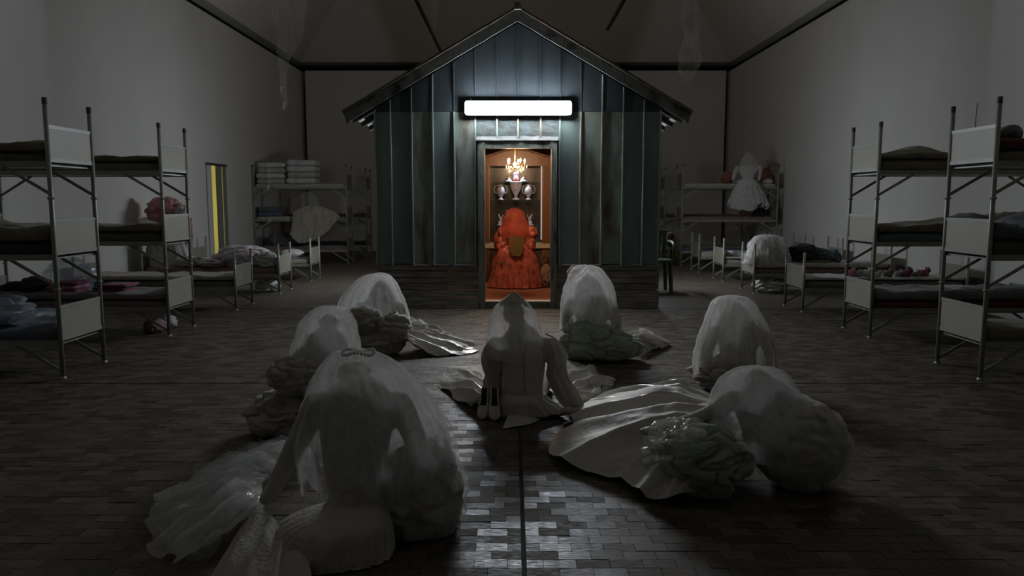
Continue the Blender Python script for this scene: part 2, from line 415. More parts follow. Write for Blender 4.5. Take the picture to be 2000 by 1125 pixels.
def softbox(name, x0, x1, y0, y1, z0, z1, m, nz=0.012, seed=0.0, res=0.055, power=7.0, sag=0.0, freq=3.0, parent=None, bulge=None, ridgeamp=0.0):
    """mattress / folded cloth: rounded box with an uneven top"""
    nx = max(4, int((x1 - x0) / res)); ny = max(4, int((y1 - y0) / res)); nzz = 5
    bm = bmesh.new(); bmesh.ops.create_cube(bm, size=2.0)
    bm.free()
    mb = MB()
    idx = {}
    def vert(i, j, k):
        key = (i, j, k)
        if key in idx: return idx[key]
        x, y, z = 2 * i / nx - 1, 2 * j / ny - 1, 2 * k / nzz - 1
        X = (x1 - x0) / 2; Yh = (y1 - y0) / 2; Z = (z1 - z0) / 2
        rr = min(X, Yh, Z) * 0.75
        p = Vector((x * X, y * Yh, z * Z))
        q = Vector((max(-X + rr, min(X - rr, p.x)), max(-Yh + rr, min(Yh - rr, p.y)), max(-Z + rr, min(Z - rr, p.z))))
        d = p - q
        if d.length > 1e-6: p = q + d.normalized() * rr
        wx = p.x + (x0 + x1) / 2; wy = p.y + (y0 + y1) / 2; wz = p.z + (z0 + z1) / 2
        top = max(0.0, z) ** 0.5
        f = fbm(Vector((wx * freq + seed, wy * freq, seed)), 4)
        wz += top * (nz * f + ridgeamp * max(0, ridge(Vector((wx * freq * 0.7 + seed, wy * freq * 0.9, seed)))) ** 2)
        if bulge:
            for bx, by, bs, bh in bulge:
                wz += top * bh * math.exp(-(((wx - bx) / bs) ** 2 + ((wy - by) / (bs * 0.8)) ** 2))
        if z <= 0:
            wz = max(z0, wz)
        s_ = 0.5 * nz * fbm(Vector((wx * freq, wy * freq, wz * 9 + seed)), 2)
        mb.v.append((wx + s_ * x, wy + s_ * y, wz)); idx[key] = len(mb.v) - 1
        return idx[key]
    def quad(a, b, c, d): mb.f.append((vert(*a), vert(*b), vert(*c), vert(*d)))
    for i in range(nx):
        for j in range(ny):
            quad((i, j, nzz), (i + 1, j, nzz), (i + 1, j + 1, nzz), (i, j + 1, nzz)); quad((i, j, 0), (i, j + 1, 0), (i + 1, j + 1, 0), (i + 1, j, 0))
    for i in range(nx):
        for k in range(nzz):
            quad((i, 0, k), (i + 1, 0, k), (i + 1, 0, k + 1), (i, 0, k + 1)); quad((i, ny, k), (i, ny, k + 1), (i + 1, ny, k + 1), (i + 1, ny, k))
    for j in range(ny):
        for k in range(nzz):
            quad((0, j, k), (0, j, k + 1), (0, j + 1, k + 1), (0, j + 1, k)); quad((nx, j, k), (nx, j + 1, k), (nx, j + 1, k + 1), (nx, j, k + 1))
    return mb.build(name, m, parent, True)
def body(parent, name, chains, m, voxel=0.016):
    """one continuous skin round chains of (point, radius)"""
    mb = MB()
    for ch, flat in chains:
        pts = [p for p, r in ch]; rs = [r for p, r in ch]
        kk = max(6, 4 * len(pts))
        S = catmull([(*p, r) for p, r in ch], kk)
        mb.tube([x[:3] for x in S], [x[3] for x in S], 20, True, flat)
        for e in (0, -1): mb.ball(ch[e][0], ch[e][1] * (flat or 1), 14, 10)
    me = mb.mesh(name); o = bpy.data.objects.new(name, me); C.objects.link(o)
    md = o.modifiers.new('r', 'REMESH'); md.mode = 'VOXEL'; md.voxel_size = voxel
    sm = o.modifiers.new('s', 'SMOOTH'); sm.iterations = 4; sm.factor = 0.5
    dg = bpy.context.evaluated_depsgraph_get(); dg.update()
    me2 = bpy.data.meshes.new_from_object(o.evaluated_get(dg))
    bpy.data.objects.remove(o, do_unlink=True); bpy.data.meshes.remove(me)
    for v in me2.vertices:
        if v.co.z < 0.004: v.co.z = 0.004
    me2.materials.clear()
    return finish(name, me2, m, parent, True)
def copy_tree(o, parent=None):
    c = o.copy(); C.objects.link(c)
    if parent is not None: c.parent = parent
    for ch in list(o.children): copy_tree(ch, c)
    return c
# ================================================================== THE ROOM
XL, XR, YB = -6.35, 6.55, 23.6
GROOVE, CROSS = 0.052, 6.408
def struct(name, mb, m, parent=None):
    o = mb.build(name, m, parent)
    if parent is None: o['kind'] = 'structure'
    return o
floor = struct('floor', MB().box(-7.0, 7.2, -2.5, 10.98, -0.06, -0.011), 'void')
struct('floor_back', MB().box(XL - 0.6, XR + 0.6, 10.98, 24.4, -0.06, 0.0), 'far_floor', floor)
def floor_blocks():
    W_, D_, G_ = 0.143, 0.0785, 0.0022
    rows = []
    y = 2.86; r = 0
    while y + D_ < 10.98:
        if y < CROSS < y + D_: y = CROSS + 0.006
        nxt = y + D_
        if y < CROSS and nxt > CROSS - 0.008: y = CROSS + 0.006; continue
        rows.append((y, r)); y += D_; r += 1
    blocks = []
    for y, r in rows:
        lim = min(6.3, 0.70 * y + 1.3)
        for sgn in (-1, 1):
            x = GROOVE + sgn * 0.010
            first = W_ * (0.5 if r % 2 else 1.0) + random.uniform(-0.012, 0.012)
            wd = first
            while abs(x) < lim:
                a, b = (x, x + sgn * wd)
                blocks.append((min(a, b) + G_ / 2, max(a, b) - G_ / 2, y + G_ / 2, y + D_ - G_ / 2))
                x = b; wd = W_
    near = []
    for i, (x0, x1, y0, y1) in enumerate(blocks):
        px, py = proj(((x0 + x1) / 2, (y0 + y1) / 2, 0))
        if 5 < px < 1995 and py < 1122 and not (410 < px < 925 and py > 960) and not (1085 < px < 1650 and py < 985 and py > 800):
            near.append((y0 + abs(x0) * 0.02, i))
    near = {i for _, i in sorted(near)[:300]}
    variants = []
    for k in range(10):
        me = MB().box(-0.5, 0.5, -0.5, 0.5, -1.0, 0.0).mesh('block')
        at_ = me.attributes.new('rnd', 'FLOAT', 'FACE')
        for q in at_.data: q.value = k / 9.0
        me.materials.append(MATS['wood_block']); variants.append(me)
    mb = MB(); rnd = []
    for i, (x0, x1, y0, y1) in enumerate(blocks):
        z = random.uniform(-0.0025, 0.0)
        if i in near:
            o = bpy.data.objects.new('block', random.choice(variants)); C.objects.link(o); o.parent = floor
            o.location = Vector(((x0 + x1) / 2, (y0 + y1) / 2, z)) - ORG['floor']
            o.scale = (x1 - x0, y1 - y0, 0.02)
            o.rotation_euler = (random.gauss(0, 0.010), random.gauss(0, 0.006), 0)
        else:
            ta, tb = random.gauss(0, 0.0004), random.gauss(0, 0.0004)
            k = len(mb.v)
            mb.v += [(x0, y0, -0.02), (x1, y0, -0.02), (x1, y1, -0.02), (x0, y1, -0.02), (x0, y0, z - ta - tb), (x1, y0, z - ta + tb), (x1, y1, z + ta + tb), (x0, y1, z + ta - tb)]
            mb.f += [(4 + k, 5 + k, 6 + k, 7 + k), (k, 1 + k, 5 + k, 4 + k), (1 + k, 2 + k, 6 + k, 5 + k), (2 + k, 3 + k, 7 + k, 6 + k), (3 + k, k, 4 + k, 7 + k)]
            rnd += [random.random()] * 5
    me = mb.mesh('block_field')
    at_ = me.attributes.new('rnd', 'FLOAT', 'FACE'); at_.data.foreach_set('value', rnd)
    o = finish('block_field', me, 'wood_block', floor); o['kind'] = 'stuff'
floor_blocks()

WT = 5.42                                            # top of the plaster walls
DY0, DY1, DZ = 16.07, 17.19, 2.33
struct('wall_left', MB().box(XL - 0.03, XL, -2.5, DY0, 0, WT).box(XL - 0.03, XL, DY1, 24.3, 0, WT).box(XL - 0.03, XL, DY0, DY1, DZ, WT), 'wall')
struct('wall_right', MB().box(XR, XR + 0.03, -2.5, 24.3, 0, WT), 'wall')
struct('wall_back', MB().box(-6.215, 6.43, YB - 0.04, YB + 0.04, 0, WT), 'wall')
struct('gap_backing_1', MB().box(-8, 8, 24.3, 24.4, -0.05, 6.2), 'void')  # added backing behind wall gaps: stops light, shade put into its dark colour
struct('gap_backing_2', MB().box(XL - 0.38, XL - 0.30, -2.5, 24.35, 5.0, 6.2).box(XL - 0.31, XL - 0.031, -2.5, 24.35, 5.0, 5.05), 'void')
struct('gap_backing_3', MB().box(XR + 0.30, XR + 0.38, -2.5, 24.35, 5.0, 6.2).box(XR + 0.031, XR + 0.31, -2.5, 24.35, 5.0, 5.05), 'void')
def ceiling():
    z0, d = 5.66, 3.2
    a, b, yb, yf = XL + 0.03, XR - 0.03, YB - 0.12, -2.5
    vs = [(a, yf, z0), (a, yb, z0), (b, yb, z0), (b, yf, z0), (a + d, yf, z0 + d), (a + d, yb - d, z0 + d), (b - d, yb - d, z0 + d), (b - d, yf, z0 + d),
          (a - 0.5, yf, z0 + 0.02), (a - 0.5, yb + 0.9, z0 + 0.02), (b + 0.5, yb + 0.9, z0 + 0.02), (b + 0.5, yf, z0 + 0.02)]
    vs += [(a + d, 12.5, z0 + d), (b - d, 12.5, z0 + d)]  # opening behind this edge is added to admit ambient light
    fs = [(0, 1, 5, 4), (1, 2, 6, 5), (2, 3, 7, 6), (4, 12, 13, 7), (8, 9, 1, 0), (9, 10, 2, 1), (10, 11, 3, 2)]
    struct('ceiling', MB().add(vs, fs), 'ceiling')
ceiling()
struct('wall_front', MB().box(XL - 0.4, XR + 0.4, -2.55, -2.5, -0.06, 8.9), 'door_grey')
# light tracks slung below the ceiling
def track(x, y0, y1, z, label):
    t = thing('ceiling_track', label, 'track', (x, y0, z), 'ceiling tracks')
    MB().box(x - 0.03, x - 0.006, y0, y1, z, z + 0.05).build('rail', 'trim_dark', t)
    MB().box(x + 0.006, x + 0.03, y0, y1, z, z + 0.05).build('rail', 'trim_dark', t)
    y = y0 + 0.4
    while y < y1:
        MB().tube([(x, y, z + 0.03), (x, y, min(8.8, z + 3.9))], 0.006, 6).build('hanger', 'trim_dark', t); y += 2.4
track(-1.68, 9.0, 18.6, 5.02, 'thin dark ceiling track left of the shack roof')
track(1.98, 9.0, 16.4, 5.05, 'thin dark ceiling track right of the shack roof')

# doorway in the left wall with light beyond
door = MB().box(XL - 0.028, XL - 0.002, DY0 + 0.004, 16.35, 0.02, DZ - 0.04).mesh('door_leaf')
d1 = finish('door_1', door, 'wall'); d1['kind'] = 'structure'
for y0, y1 in ((16.63, 16.92), (16.985, DY1 - 0.004)):
    MB().box(XL - 0.028, XL - 0.004, y0, y1, 0.02, DZ - 0.04).build('door_leaf', 'door_grey', d1)
MB().box(XL - 0.005, XL + 0.018, DY0 - 0.03, DY1 + 0.03, DZ - 0.045, DZ + 0.005).build('door_head', 'void', d1)
MB().box(XL - 0.001, XL + 0.012, DY0 - 0.03, DY0, 0.0, DZ - 0.045).build('door_jamb', 'door_grey', d1)
MB().box(XL - 0.02, XL + 0.004, 16.61, 16.63, 0.02, DZ - 0.05).build('door_edge', 'void', d1)
struct('wall_corridor', MB().box(-8.0, -7.95, 12.6, 18.6, 0, 2.6).box(-8, XL - 0.03, 12.55, 12.6, 0, 2.6).box(-8, XL - 0.03, 18.6, 18.65, 0, 2.6)
       .box(-8, XL - 0.03, 12.6, 18.6, 2.6, 2.65).box(-8, XL - 0.6, 12.6, 18.6, -0.05, 0.0), 'wall')
lp = thing('corridor_glow', 'glowing yellow panel added for the lit corridor behind the narrow door gap', 'lamp', (-7.9, 15.6, 0.1))
MB().box(-7.94, -7.9, 14.0, 18.4, 0.15, 2.5).build('panel', 'corridor_light', lp)  # added glowing panel stands in for the lit corridor beyond
ld = bpy.data.lights.new('corridor_beam', 'AREA'); ld.shape = 'RECTANGLE'; ld.size = 0.05; ld.size_y = 0.06; ld.energy = 34; ld.color = (1.0, 0.93, 0.35)
lo = bpy.data.objects.new('corridor_beam', ld); C.objects.link(lo); lo.location = (-6.86, 13.6, 2.0)
lo.rotation_euler = Vector((0.55, 2.9, -0.05)).to_track_quat('-Z', 'Y').to_euler()

# heaters on the right wall
def heater(y0, y1, z0, z1, label):
    t = thing('wall_heater', label, 'heater', (XR - 0.03, (y0 + y1) / 2, z0), 'heater grilles on the right wall')
    MB().box(XR - 0.012, XR - 0.001, y0, y1, z0, z1).build('backing', 'heater', t)
    MB().box(XR - 0.03, XR - 0.012, y0, y1, z1 - 0.008, z1).box(XR - 0.03, XR - 0.012, y0, y1, z0, z0 + 0.008).box(XR - 0.03, XR - 0.012, y0, y0 + 0.01, z0, z1).box(XR - 0.03, XR - 0.012, y1 - 0.01, y1, z0, z1).build('frame', 'heater_frame', t)
    n = 6
    for i in range(n):
        z = z0 + (i + 0.9) * (z1 - z0) / (n + 0.8)
        MB().box(XR - 0.026, XR - 0.01, y0 + 0.01, y1 - 0.01, z - 0.0025, z + 0.0025).build('slat', 'heater_frame', t)
heater(12.55, 12.95, 0.35, 0.47, 'small dark heater grille low on right wall, farthest of three')
heater(10.5, 10.95, 0.35, 0.47, 'small dark heater grille low on right wall, middle of three')
heater(9.5, 9.98, 0.36, 0.48, 'small dark heater grille low on right wall, nearest of three')

# ================================================================== THE SHACK
HY = 10.975
def hx(px): return (px - 1000) * 0.00729
house = thing('house', 'weathered green-grey wooden shack with gable roof and open doorway', 'house', (0.077, HY, 0))
RC, RS = 0.077, 0.578                               # ridge x and roof slope
def zt(x): return 4.00 - RS * abs(x - RC)
seams = [hx(p) for p in (735, 765, 806, 847, 888, 929, 971, 1012, 1055, 1092, 1133, 1174, 1215, 1255, 1287)]
DXL, DXR, DTOP = -0.484, 0.636, 2.387                # outside of the door frame
SEAM = 2.79
def colpoly(x0, x1, z0, z1=None):
    if z1 is not None: return [(x0, z0), (x1, z0), (x1, z1), (x0, z1)]
    p = [(x0, z0), (x1, z0), (x1, zt(x1))]
    if x0 < RC < x1: p.append((RC, zt(RC)))
    return p + [(x0, zt(x0))]
for i in range(len(seams) - 1):
    x0, x1 = seams[i] + 0.003, seams[i + 1] - 0.003
    dy = random.uniform(-0.006, 0.006)
    over_door = 5 <= i <= 8
    zl = 2.43 if over_door else 0.64 + random.uniform(-0.012, 0.01)
    m = 'header_tin' if over_door else ('panel_rusty' if i in (2, 4, 10, 11) else 'panel_green')
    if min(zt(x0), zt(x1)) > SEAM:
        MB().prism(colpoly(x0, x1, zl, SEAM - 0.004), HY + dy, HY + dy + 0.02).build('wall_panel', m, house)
        MB().prism(colpoly(x0, x1, SEAM + 0.004), HY + dy + 0.004, HY + dy + 0.024).build('wall_panel', 'panel_gable_shade', house)
    else:
        MB().prism(colpoly(x0, x1, zl), HY + dy, HY + dy + 0.02).build('wall_panel', m, house)
MB().prism([(seams[0] + 0.01, 0.6), (DXL, 0.6), (DXL, DTOP), (DXR, DTOP), (DXR, 0.6), (seams[-1] - 0.01, 0.6), (seams[-1] - 0.01, zt(seams[-1])), (RC, zt(RC)), (seams[0] + 0.01, zt(seams[0]))], HY + 0.032, HY + 0.06).build('wall_backing', 'old_wood', house)
def batten(x, z0, z1, m, w_=0.026, d=0.034):
    vs = []; fs = []; n = 12
    for k in range(n + 1):
        z = z0 + (z1 - z0) * k / n
        ox = 0.006 * noise.noise(Vector((x * 7, z * 1.3, 2.0)))
        od = 0.006 * noise.noise(Vector((x * 5, z * 2.0, 9.0)))
        for dx, dy in ((-w_ / 2, 0.0), (-w_ * 0.32, -d), (w_ * 0.32, -d), (w_ / 2, 0.0)):
            vs.append((x + dx + ox, HY + 0.004 + dy + (od if dy else 0), z))
    for k in range(n):
        for j in range(3): fs.append((k * 4 + j, k * 4 + j + 1, k * 4 + j + 5, k * 4 + j + 4))
    fs += [(3, 2, 1, 0), tuple(n * 4 + j for j in range(4))]
    MB().add(vs, fs).build('batten', m, house)
for i, x in enumerate(seams):
    if i in (0, len(seams) - 1):
        batten(x, 0.64, zt(x) - 0.02, 'batten', 0.03, 0.02); continue
    mid = 5 < i < 9
    batten(x, 2.43 if mid else 0.625, SEAM - (0.06 if mid else 0.0), 'batten_rust' if i in (7, 8, 10, 11) else 'batten', 0.03 if mid else 0.026)
    if zt(x) > SEAM + 0.05: batten(x, SEAM + 0.005, zt(x) - 0.01, 'panel_gable_shade' if 4 <= i <= 10 else 'batten', 0.022, 0.016)
# skirting of old horizontal boards
zs = [0.0, 0.17, 0.272, 0.362, 0.45, 0.545, 0.632]
for (xa, xb) in ((seams[0] - 0.01, DXL + 0.01), (DXR - 0.01, seams[-1] + 0.02)):
    for k in range(len(zs) - 1):
        off = random.uniform(-0.016, 0.004) - (0.02 if k == 0 else 0)
        poly = []; n = 10
        for q in range(n + 1):
            x = xa + (xb - xa) * q / n; poly.append((x, zs[k] + 0.004 + (0.004 * noise.noise(Vector((x * 3, k, 1))) if k else 0)))
        for q in range(n, -1, -1):
            x = xa + (xb - xa) * q / n; poly.append((x, zs[k + 1] - 0.006 + 0.006 * noise.noise(Vector((x * 4, k + 1, 5)))))
        MB().prism(poly, HY - 0.012 + off, HY + 0.03).build('base_board', 'old_wood', house)
# torn tin along the foot of the panels
for (xa, xb, m) in ((hx(806), hx(847), 'rust'), (hx(850), hx(888), 'tin_bright'), (hx(890), hx(928), 'tin_bright'), (hx(1098), hx(1133), 'rust'), (hx(1138), hx(1176), 'rust'), (hx(1215), hx(1283), 'tin_bright')):
    vs = []; fs = []; n = 14
    for q in range(n + 1):
        x = xa + (xb - xa) * q / n; w1 = noise.noise(Vector((x * 17, 3, 0))); w2 = noise.noise(Vector((x * 23, 8, 0)))
        vs += [(x, HY - 0.004, 0.640 + 0.006 * w1), (x, HY - 0.035 + 0.02 * w2, 0.626 + 0.010 * w1)]
    for q in range(n): fs.append((2 * q, 2 * q + 1, 2 * q + 3, 2 * q + 2))
    MB().add(vs, fs).build('torn_edge', m, house)
# door frame
MB().box(DXL, -0.384, HY - 0.045, HY + 0.07, 0.0, DTOP).build('door_jamb', 'door_wood', house)
MB().box(0.555, DXR, HY - 0.045, HY + 0.07, 0.0, DTOP).build('door_jamb', 'door_wood', house)
MB().box(-0.384, 0.555, HY - 0.040, HY + 0.07, 2.28, DTOP - 0.002).build('door_lintel', 'door_wood', house)
MB().box(-0.384, 0.555, HY - 0.03, HY + 0.10, 0.0, 0.095).build('door_sill', 'old_wood', house)
MB().box(-0.384, 0.555, HY - 0.034, HY + 0.10, 0.096, 0.106).build('sill_strip', 'cabinet_white', house)
vs = []; fs = []; n = 40
for q in range(n + 1):
    x = DXL - 0.02 + (DXR - DXL + 0.04) * q / n
    a = 0.012 * noise.noise(Vector((x * 9, 1, 1))); b = 0.03 * noise.noise(Vector((x * 12, 4, 1)))
    vs += [(x, HY - 0.002, 2.452 + a), (x, HY - 0.015 + b * 0.2, 2.425 + a), (x, HY - 0.048 + b * 0.4, 2.402 + a * 0.6), (x, HY - 0.052 + b * 0.4, 2.386 + a * 0.6)]
for q in range(n):
    for j in range(3): fs.append((4 * q + j, 4 * q + j + 1, 4 * q + j + 5, 4 * q + j + 4))
MB().add(vs, fs).build('door_flashing', 'tin_bright', house, True)
# roof
EX = 2.43
def roof_side(sgn):
    # corrugated sheet
    vs = []; fs = []; ny, ns = 150, 3
    y0, y1 = HY - 0.13, 17.6
    for q in range(ny + 1):
        y = y0 + (y1 - y0) * q / ny
        c = 0.022 * math.sin(2 * math.pi * y / 0.155)
        for k in range(ns + 1):
            d = k / ns * (EX + 0.02 + 0.015 * noise.noise(Vector((y * 6, sgn, 0))) * (k == ns))
            x = RC + sgn * d; z = 4.19 - RS * d + c
            vs.append((x, y, z))
    m_ = len(vs)
    for q in range(ny):
        for k in range(ns): fs.append((q * (ns + 1) + k, q * (ns + 1) + k + 1, (q + 1) * (ns + 1) + k + 1, (q + 1) * (ns + 1) + k))
    MB().add(vs, fs).build('roof_sheet', 'roof_tin', house, True)
    # boards under the sheet and rafters
    MB().prism([(RC, 4.12), (RC + sgn * 2.30, 4.12 - RS * 2.30), (RC + sgn * 2.30, 4.10 - RS * 2.30), (RC, 4.10)], HY - 0.02, 17.5).build('roof_deck', 'old_wood', house)
    yy = HY + 0.25
    while yy < 17.4:
        MB().prism([(RC + sgn * 1.9, 4.10 - RS * 1.9), (RC + sgn * 2.38, 4.10 - RS * 2.38), (RC + sgn * 2.36, 4.02 - RS * 2.36), (RC + sgn * 1.9, 4.02 - RS * 1.9)], yy, yy + 0.06).build('rafter', 'old_wood', house)
        yy += 0.62
    # barge board and its capping
    top, bot = [], []
    n = 26
    for q in range(n + 1):
        d = EX * q / n; x = RC + sgn * d
        top.append((x, 4.165 - RS * d + 0.006 * noise.noise(Vector((x * 5, 1, 0)))))
        bot.append((x - sgn * 0.055 * (q == n), 4.165 - RS * d - 0.16 + 0.010 * noise.noise(Vector((x * 6, 2, 0)))))
    MB().prism(top + bot[::-1], HY - 0.10, HY - 0.062).build('barge_board', 'barge', house)
    cap = [(x, z + 0.005) for x, z in top] + [(x + sgn * 0.01, z + 0.032 + 0.006 * noise.noise(Vector((x * 8, 4, 0)))) for x, z in top[::-1]]
    MB().prism(cap, HY - 0.135, HY - 0.05).build('barge_cap', 'rust', house)
roof_side(-1); roof_side(1)
MB().prism([(RC - 0.055, 4.15), (RC + 0.055, 4.15), (RC + 0.035, 4.24), (RC - 0.035, 4.24)], HY - 0.15, 17.6).build('ridge_cap', 'barge', house)
# sides, back, ceiling and the inside
SX0, SX1 = seams[0], seams[-1]
k = 0; y = HY + 0.065
while y < 17.3:
    MB().box(SX0 - 0.004, SX0 + 0.02, y, y + 0.296, 0.0, 2.80).build('side_board', 'panel_green', house)
    MB().box(SX1 - 0.02, SX1 + 0.004, y, y + 0.296, 0.0, 2.80).build('side_board', 'panel_green', house); y += 0.30
MB().box(SX0, SX1, 17.3, 17.34, 0, 2.85).prism([(SX0, 2.85), (SX1, 2.85), (RC, 4.0)], 17.3, 17.34).build('rear_wall', 'panel_green', house)
MB().box(SX0 + 0.02, SX1 - 0.02, HY + 0.06, 17.3, 0.0, 0.096).build('inner_floor', 'inner_floor', house)
MB().box(-0.95, -0.93, HY + 0.07, 15.6, 0.097, 2.6).build('inner_wall', 'inner_wood', house)
MB().box(1.20, 1.22, HY + 0.07, 15.6, 0.097, 2.6).build('inner_wall', 'inner_wood', house)
MB().box(-0.93, 1.20, 15.55, 15.6, 0.097, 2.6).build('inner_wall', 'inner_wall', house)
MB().box(-0.95, 1.22, HY + 0.07, 15.6, 2.6, 2.63).build('inner_ceiling', 'inner_wood', house)

# fluorescent fitting over the door
lamp = thing('fluorescent_lamp', 'bright white fluorescent strip light mounted above the shack door', 'lamp', (0.087, HY - 0.02, 2.73))
LX0, LX1, LZ0, LZ1 = -0.654, 0.828, 2.736, 2.925
def rounded(x0, x1, z0, z1, r, n=6):
    p = []
    for cx, cz, a0 in ((x1 - r, z1 - r, 0), (x0 + r, z1 - r, 90), (x0 + r, z0 + r, 180), (x1 - r, z0 + r, 270)):
        for i in range(n + 1):
            a = math.radians(a0 + 90 * i / n); p.append((cx + r * math.cos(a), cz + r * math.sin(a)))
    return p
MB().prism(rounded(LX0, LX1, LZ0, LZ1, 0.035), HY - 0.075, HY - 0.032).build('housing', 'white_plastic', lamp)
MB().prism(rounded(LX0 + 0.03, LX1 - 0.03, LZ0 + 0.018, LZ1 - 0.02, 0.02), HY - 0.135, HY - 0.076).build('diffuser', 'tube_light', lamp)
op = rounded(LX0 - 0.004, LX1 + 0.004, LZ0 - 0.004, LZ1 + 0.004, 0.038); ip = rounded(LX0 + 0.012, LX1 - 0.012, LZ0 + 0.010, LZ1 - 0.010, 0.028)
n = len(op); vs = [(x, HY - 0.098, z) for x, z in op] + [(x, HY - 0.098, z) for x, z in ip] + [(x, HY - 0.070, z) for x, z in op] + [(x, HY - 0.070, z) for x, z in ip]
fs = []
for i in range(n):
    j = (i + 1) % n
    fs += [(i, j, n + j, n + i), (2 * n + i, 3 * n + i, 3 * n + j, 2 * n + j), (i, 2 * n + i, 2 * n + j, j), (n + i, n + j, 3 * n + j, 3 * n + i)]
MB().add(vs, fs).build('rim', 'white_plastic', lamp)
MB().tube([(LX0 + 0.08, HY - 0.02, LZ1 + 0.0), (LX0 + 0.08, HY - 0.02, LZ1 + 0.05)], 0.012, 8).build('cable_gland', 'white_plastic', lamp)

# the same kind of fitting on both flanks of the shack
for sg, xw, side in ((-1, SX0 - 0.006, 'left'), (1, SX1 + 0.006, 'right')):
    t = thing('fluorescent_lamp', 'fluorescent strip light on the %s flank of the shack' % side, 'lamp', (xw, 13.9, 1.7))
    a, b = sorted((xw, xw + sg * 0.05)); MB().box(a, b, 13.2, 14.6, 1.70, 1.86).build('housing', 'white_plastic', t)
    a, b = sorted((xw + sg * 0.051, xw + sg * 0.12)); MB().box(a, b, 13.23, 14.57, 1.71, 1.85).build('diffuser', 'side_tube', t)

# ================================================================== INSIDE THE SHACK
cab = thing('display_cabinet', 'tall orange-brown glass-fronted display cabinet with arched cornice inside the shack', 'cabinet', (0.08, 13.95, 0.097))
CX0, CX1, CY0, CY1 = -0.52, 0.68, 13.75, 14.35
MB().box(CX0, CX1, CY1 - 0.03, CY1, 0.10, 2.40).build('back_panel', 'cabinet_back', cab)
for x0, x1 in ((CX0, CX0 + 0.11), (CX1 - 0.14, CX1)):
    p = MB().box(x0, x1, CY0 - 0.02, CY1, 0.10, 2.33).build('side_pilaster', 'cabinet_wood', cab)
    for q in (0.3, 0.62):
        xm = x0 + (x1 - x0) * q
        MB().box(xm - 0.008, xm + 0.008, CY0 - 0.032, CY0 - 0.019, 0.2, 2.25).build('flute', 'inner_wood', p)
arch = []; n = 24
for q in range(n + 1):
    t = q / n; x = CX0 - 0.03 + (CX1 - CX0 + 0.06) * t
    arch.append((x, 2.27 + 0.14 * max(0, math.sin(math.pi * t)) ** 1.5 + 0.02))
low = [(CX1 + 0.03, 2.16), (CX0 - 0.03, 2.16)]
MB().prism(arch + low, CY0 - 0.06, CY1 - 0.04).build('arched_cornice', 'cabinet_wood', cab)
MB().prism([(x, z + 0.004) for x, z in arch] + [(x, z + 0.035) for x, z in arch[::-1]], CY0 - 0.09, CY1 - 0.04).build('cornice_moulding', 'inner_wood', cab)
MB().box(CX0 + 0.02, CX1 - 0.02, CY0, CY1 - 0.03, 0.10, 0.70).build('base_cupboard', 'cabinet_back', cab)
MB().box(CX0 + 0.0, CX1 + 0.0, CY0 - 0.06, CY1 - 0.03, 0.70, 0.78).build('ledge', 'cabinet_white', cab)
for z in (1.09, 1.558, 1.88):
    MB().box(CX0 + 0.11, CX1 - 0.14, CY0 + 0.05, CY1 - 0.04, z - 0.012, z).build('glass_shelf', 'shelf_glass', cab)
for x0, x1 in ((CX0 + 0.112, 0.075), (0.085, CX1 - 0.142)):
    MB().box(x0, x1, CY0 + 0.012, CY0 + 0.018, 0.80, 2.19).build('glass_door', 'pane', cab)
MB().box(CX1 - 0.165, CX1 - 0.145, CY0 + 0.02, CY0 + 0.05, 0.85, 2.17).build('light_strip', 'led', cab)
MB().box(CX0 + 0.113, CX0 + 0.121, CY0 + 0.02, CY0 + 0.05, 0.85, 2.17).build('light_strip', 'cabinet_white', cab)
MB().lathe((0.08, 14.0, 2.175), [(0.035, 0.0), (0.035, 0.02)], 16).build('spot_light', 'led', cab)
sl = bpy.data.lights.new('cabinet_spot', 'SPOT'); sl.energy = 75; sl.spot_size = math.radians(75); sl.color = (0.86, 0.92, 1.0); sl.shadow_soft_size = 0.03
so = bpy.data.objects.new('cabinet_spot', sl); C.objects.link(so); so.location = (0.08, 13.85, 2.16); so.rotation_euler = (0.12, 0, 0)

def vase(x, y, z, s, label, name='vase', lid=False, handles=True, group=None):
    t = thing(name, label, 'vase', (x, y, z), group)
    pr = [(0.055, 0), (0.06, 0.012), (0.03, 0.03), (0.022, 0.05), (0.05, 0.09), (0.078, 0.15), (0.08, 0.19), (0.065, 0.235), (0.045, 0.26), (0.055, 0.29), (0.05, 0.292)]
    MB().lathe((x, y, z), [(r * s, h * s) for r, h in pr], 22).build('body', 'porcelain', t, True)
    if handles:
        for sg in (-1, 1):
            pts = [(x + sg * a * s, y, z + h * s) for a, h in ((0.065, 0.12), (0.115, 0.15), (0.12, 0.22), (0.085, 0.27), (0.052, 0.275))]
            MB().tube([p for p in catmull(pts, 12)], 0.010 * s, 8).build('handle', 'porcelain', t, True)
    return t
vase(-0.205, 14.02, 1.56, 0.95, 'porcelain vase with handles on cabinet shelf, left of the tall urn')
vase(0.300, 14.02, 1.56, 0.95, 'porcelain vase with handles on cabinet shelf, right of the tall urn')
u = thing('urn', 'tall lidded porcelain urn with birds in middle of cabinet shelf', 'urn', (0.07, 14.0, 1.56))
MB().lathe((0.07, 14.0, 1.56), [(0.07, 0), (0.07, 0.02), (0.03, 0.045), (0.025, 0.075), (0.06, 0.13), (0.10, 0.22), (0.112, 0.31), (0.118, 0.325), (0.10, 0.33)], 24).build('body', 'porcelain', u, True)
MB().lathe((0.07, 14.0, 1.88), [(0.06, 0.01), (0.05, 0.10), (0.065, 0.14), (0.085, 0.16), (0.07, 0.18), (0.03, 0.20), (0.02, 0.22), (0.025, 0.24), (0.005, 0.26)], 20).build('lid', 'porcelain', u, True)
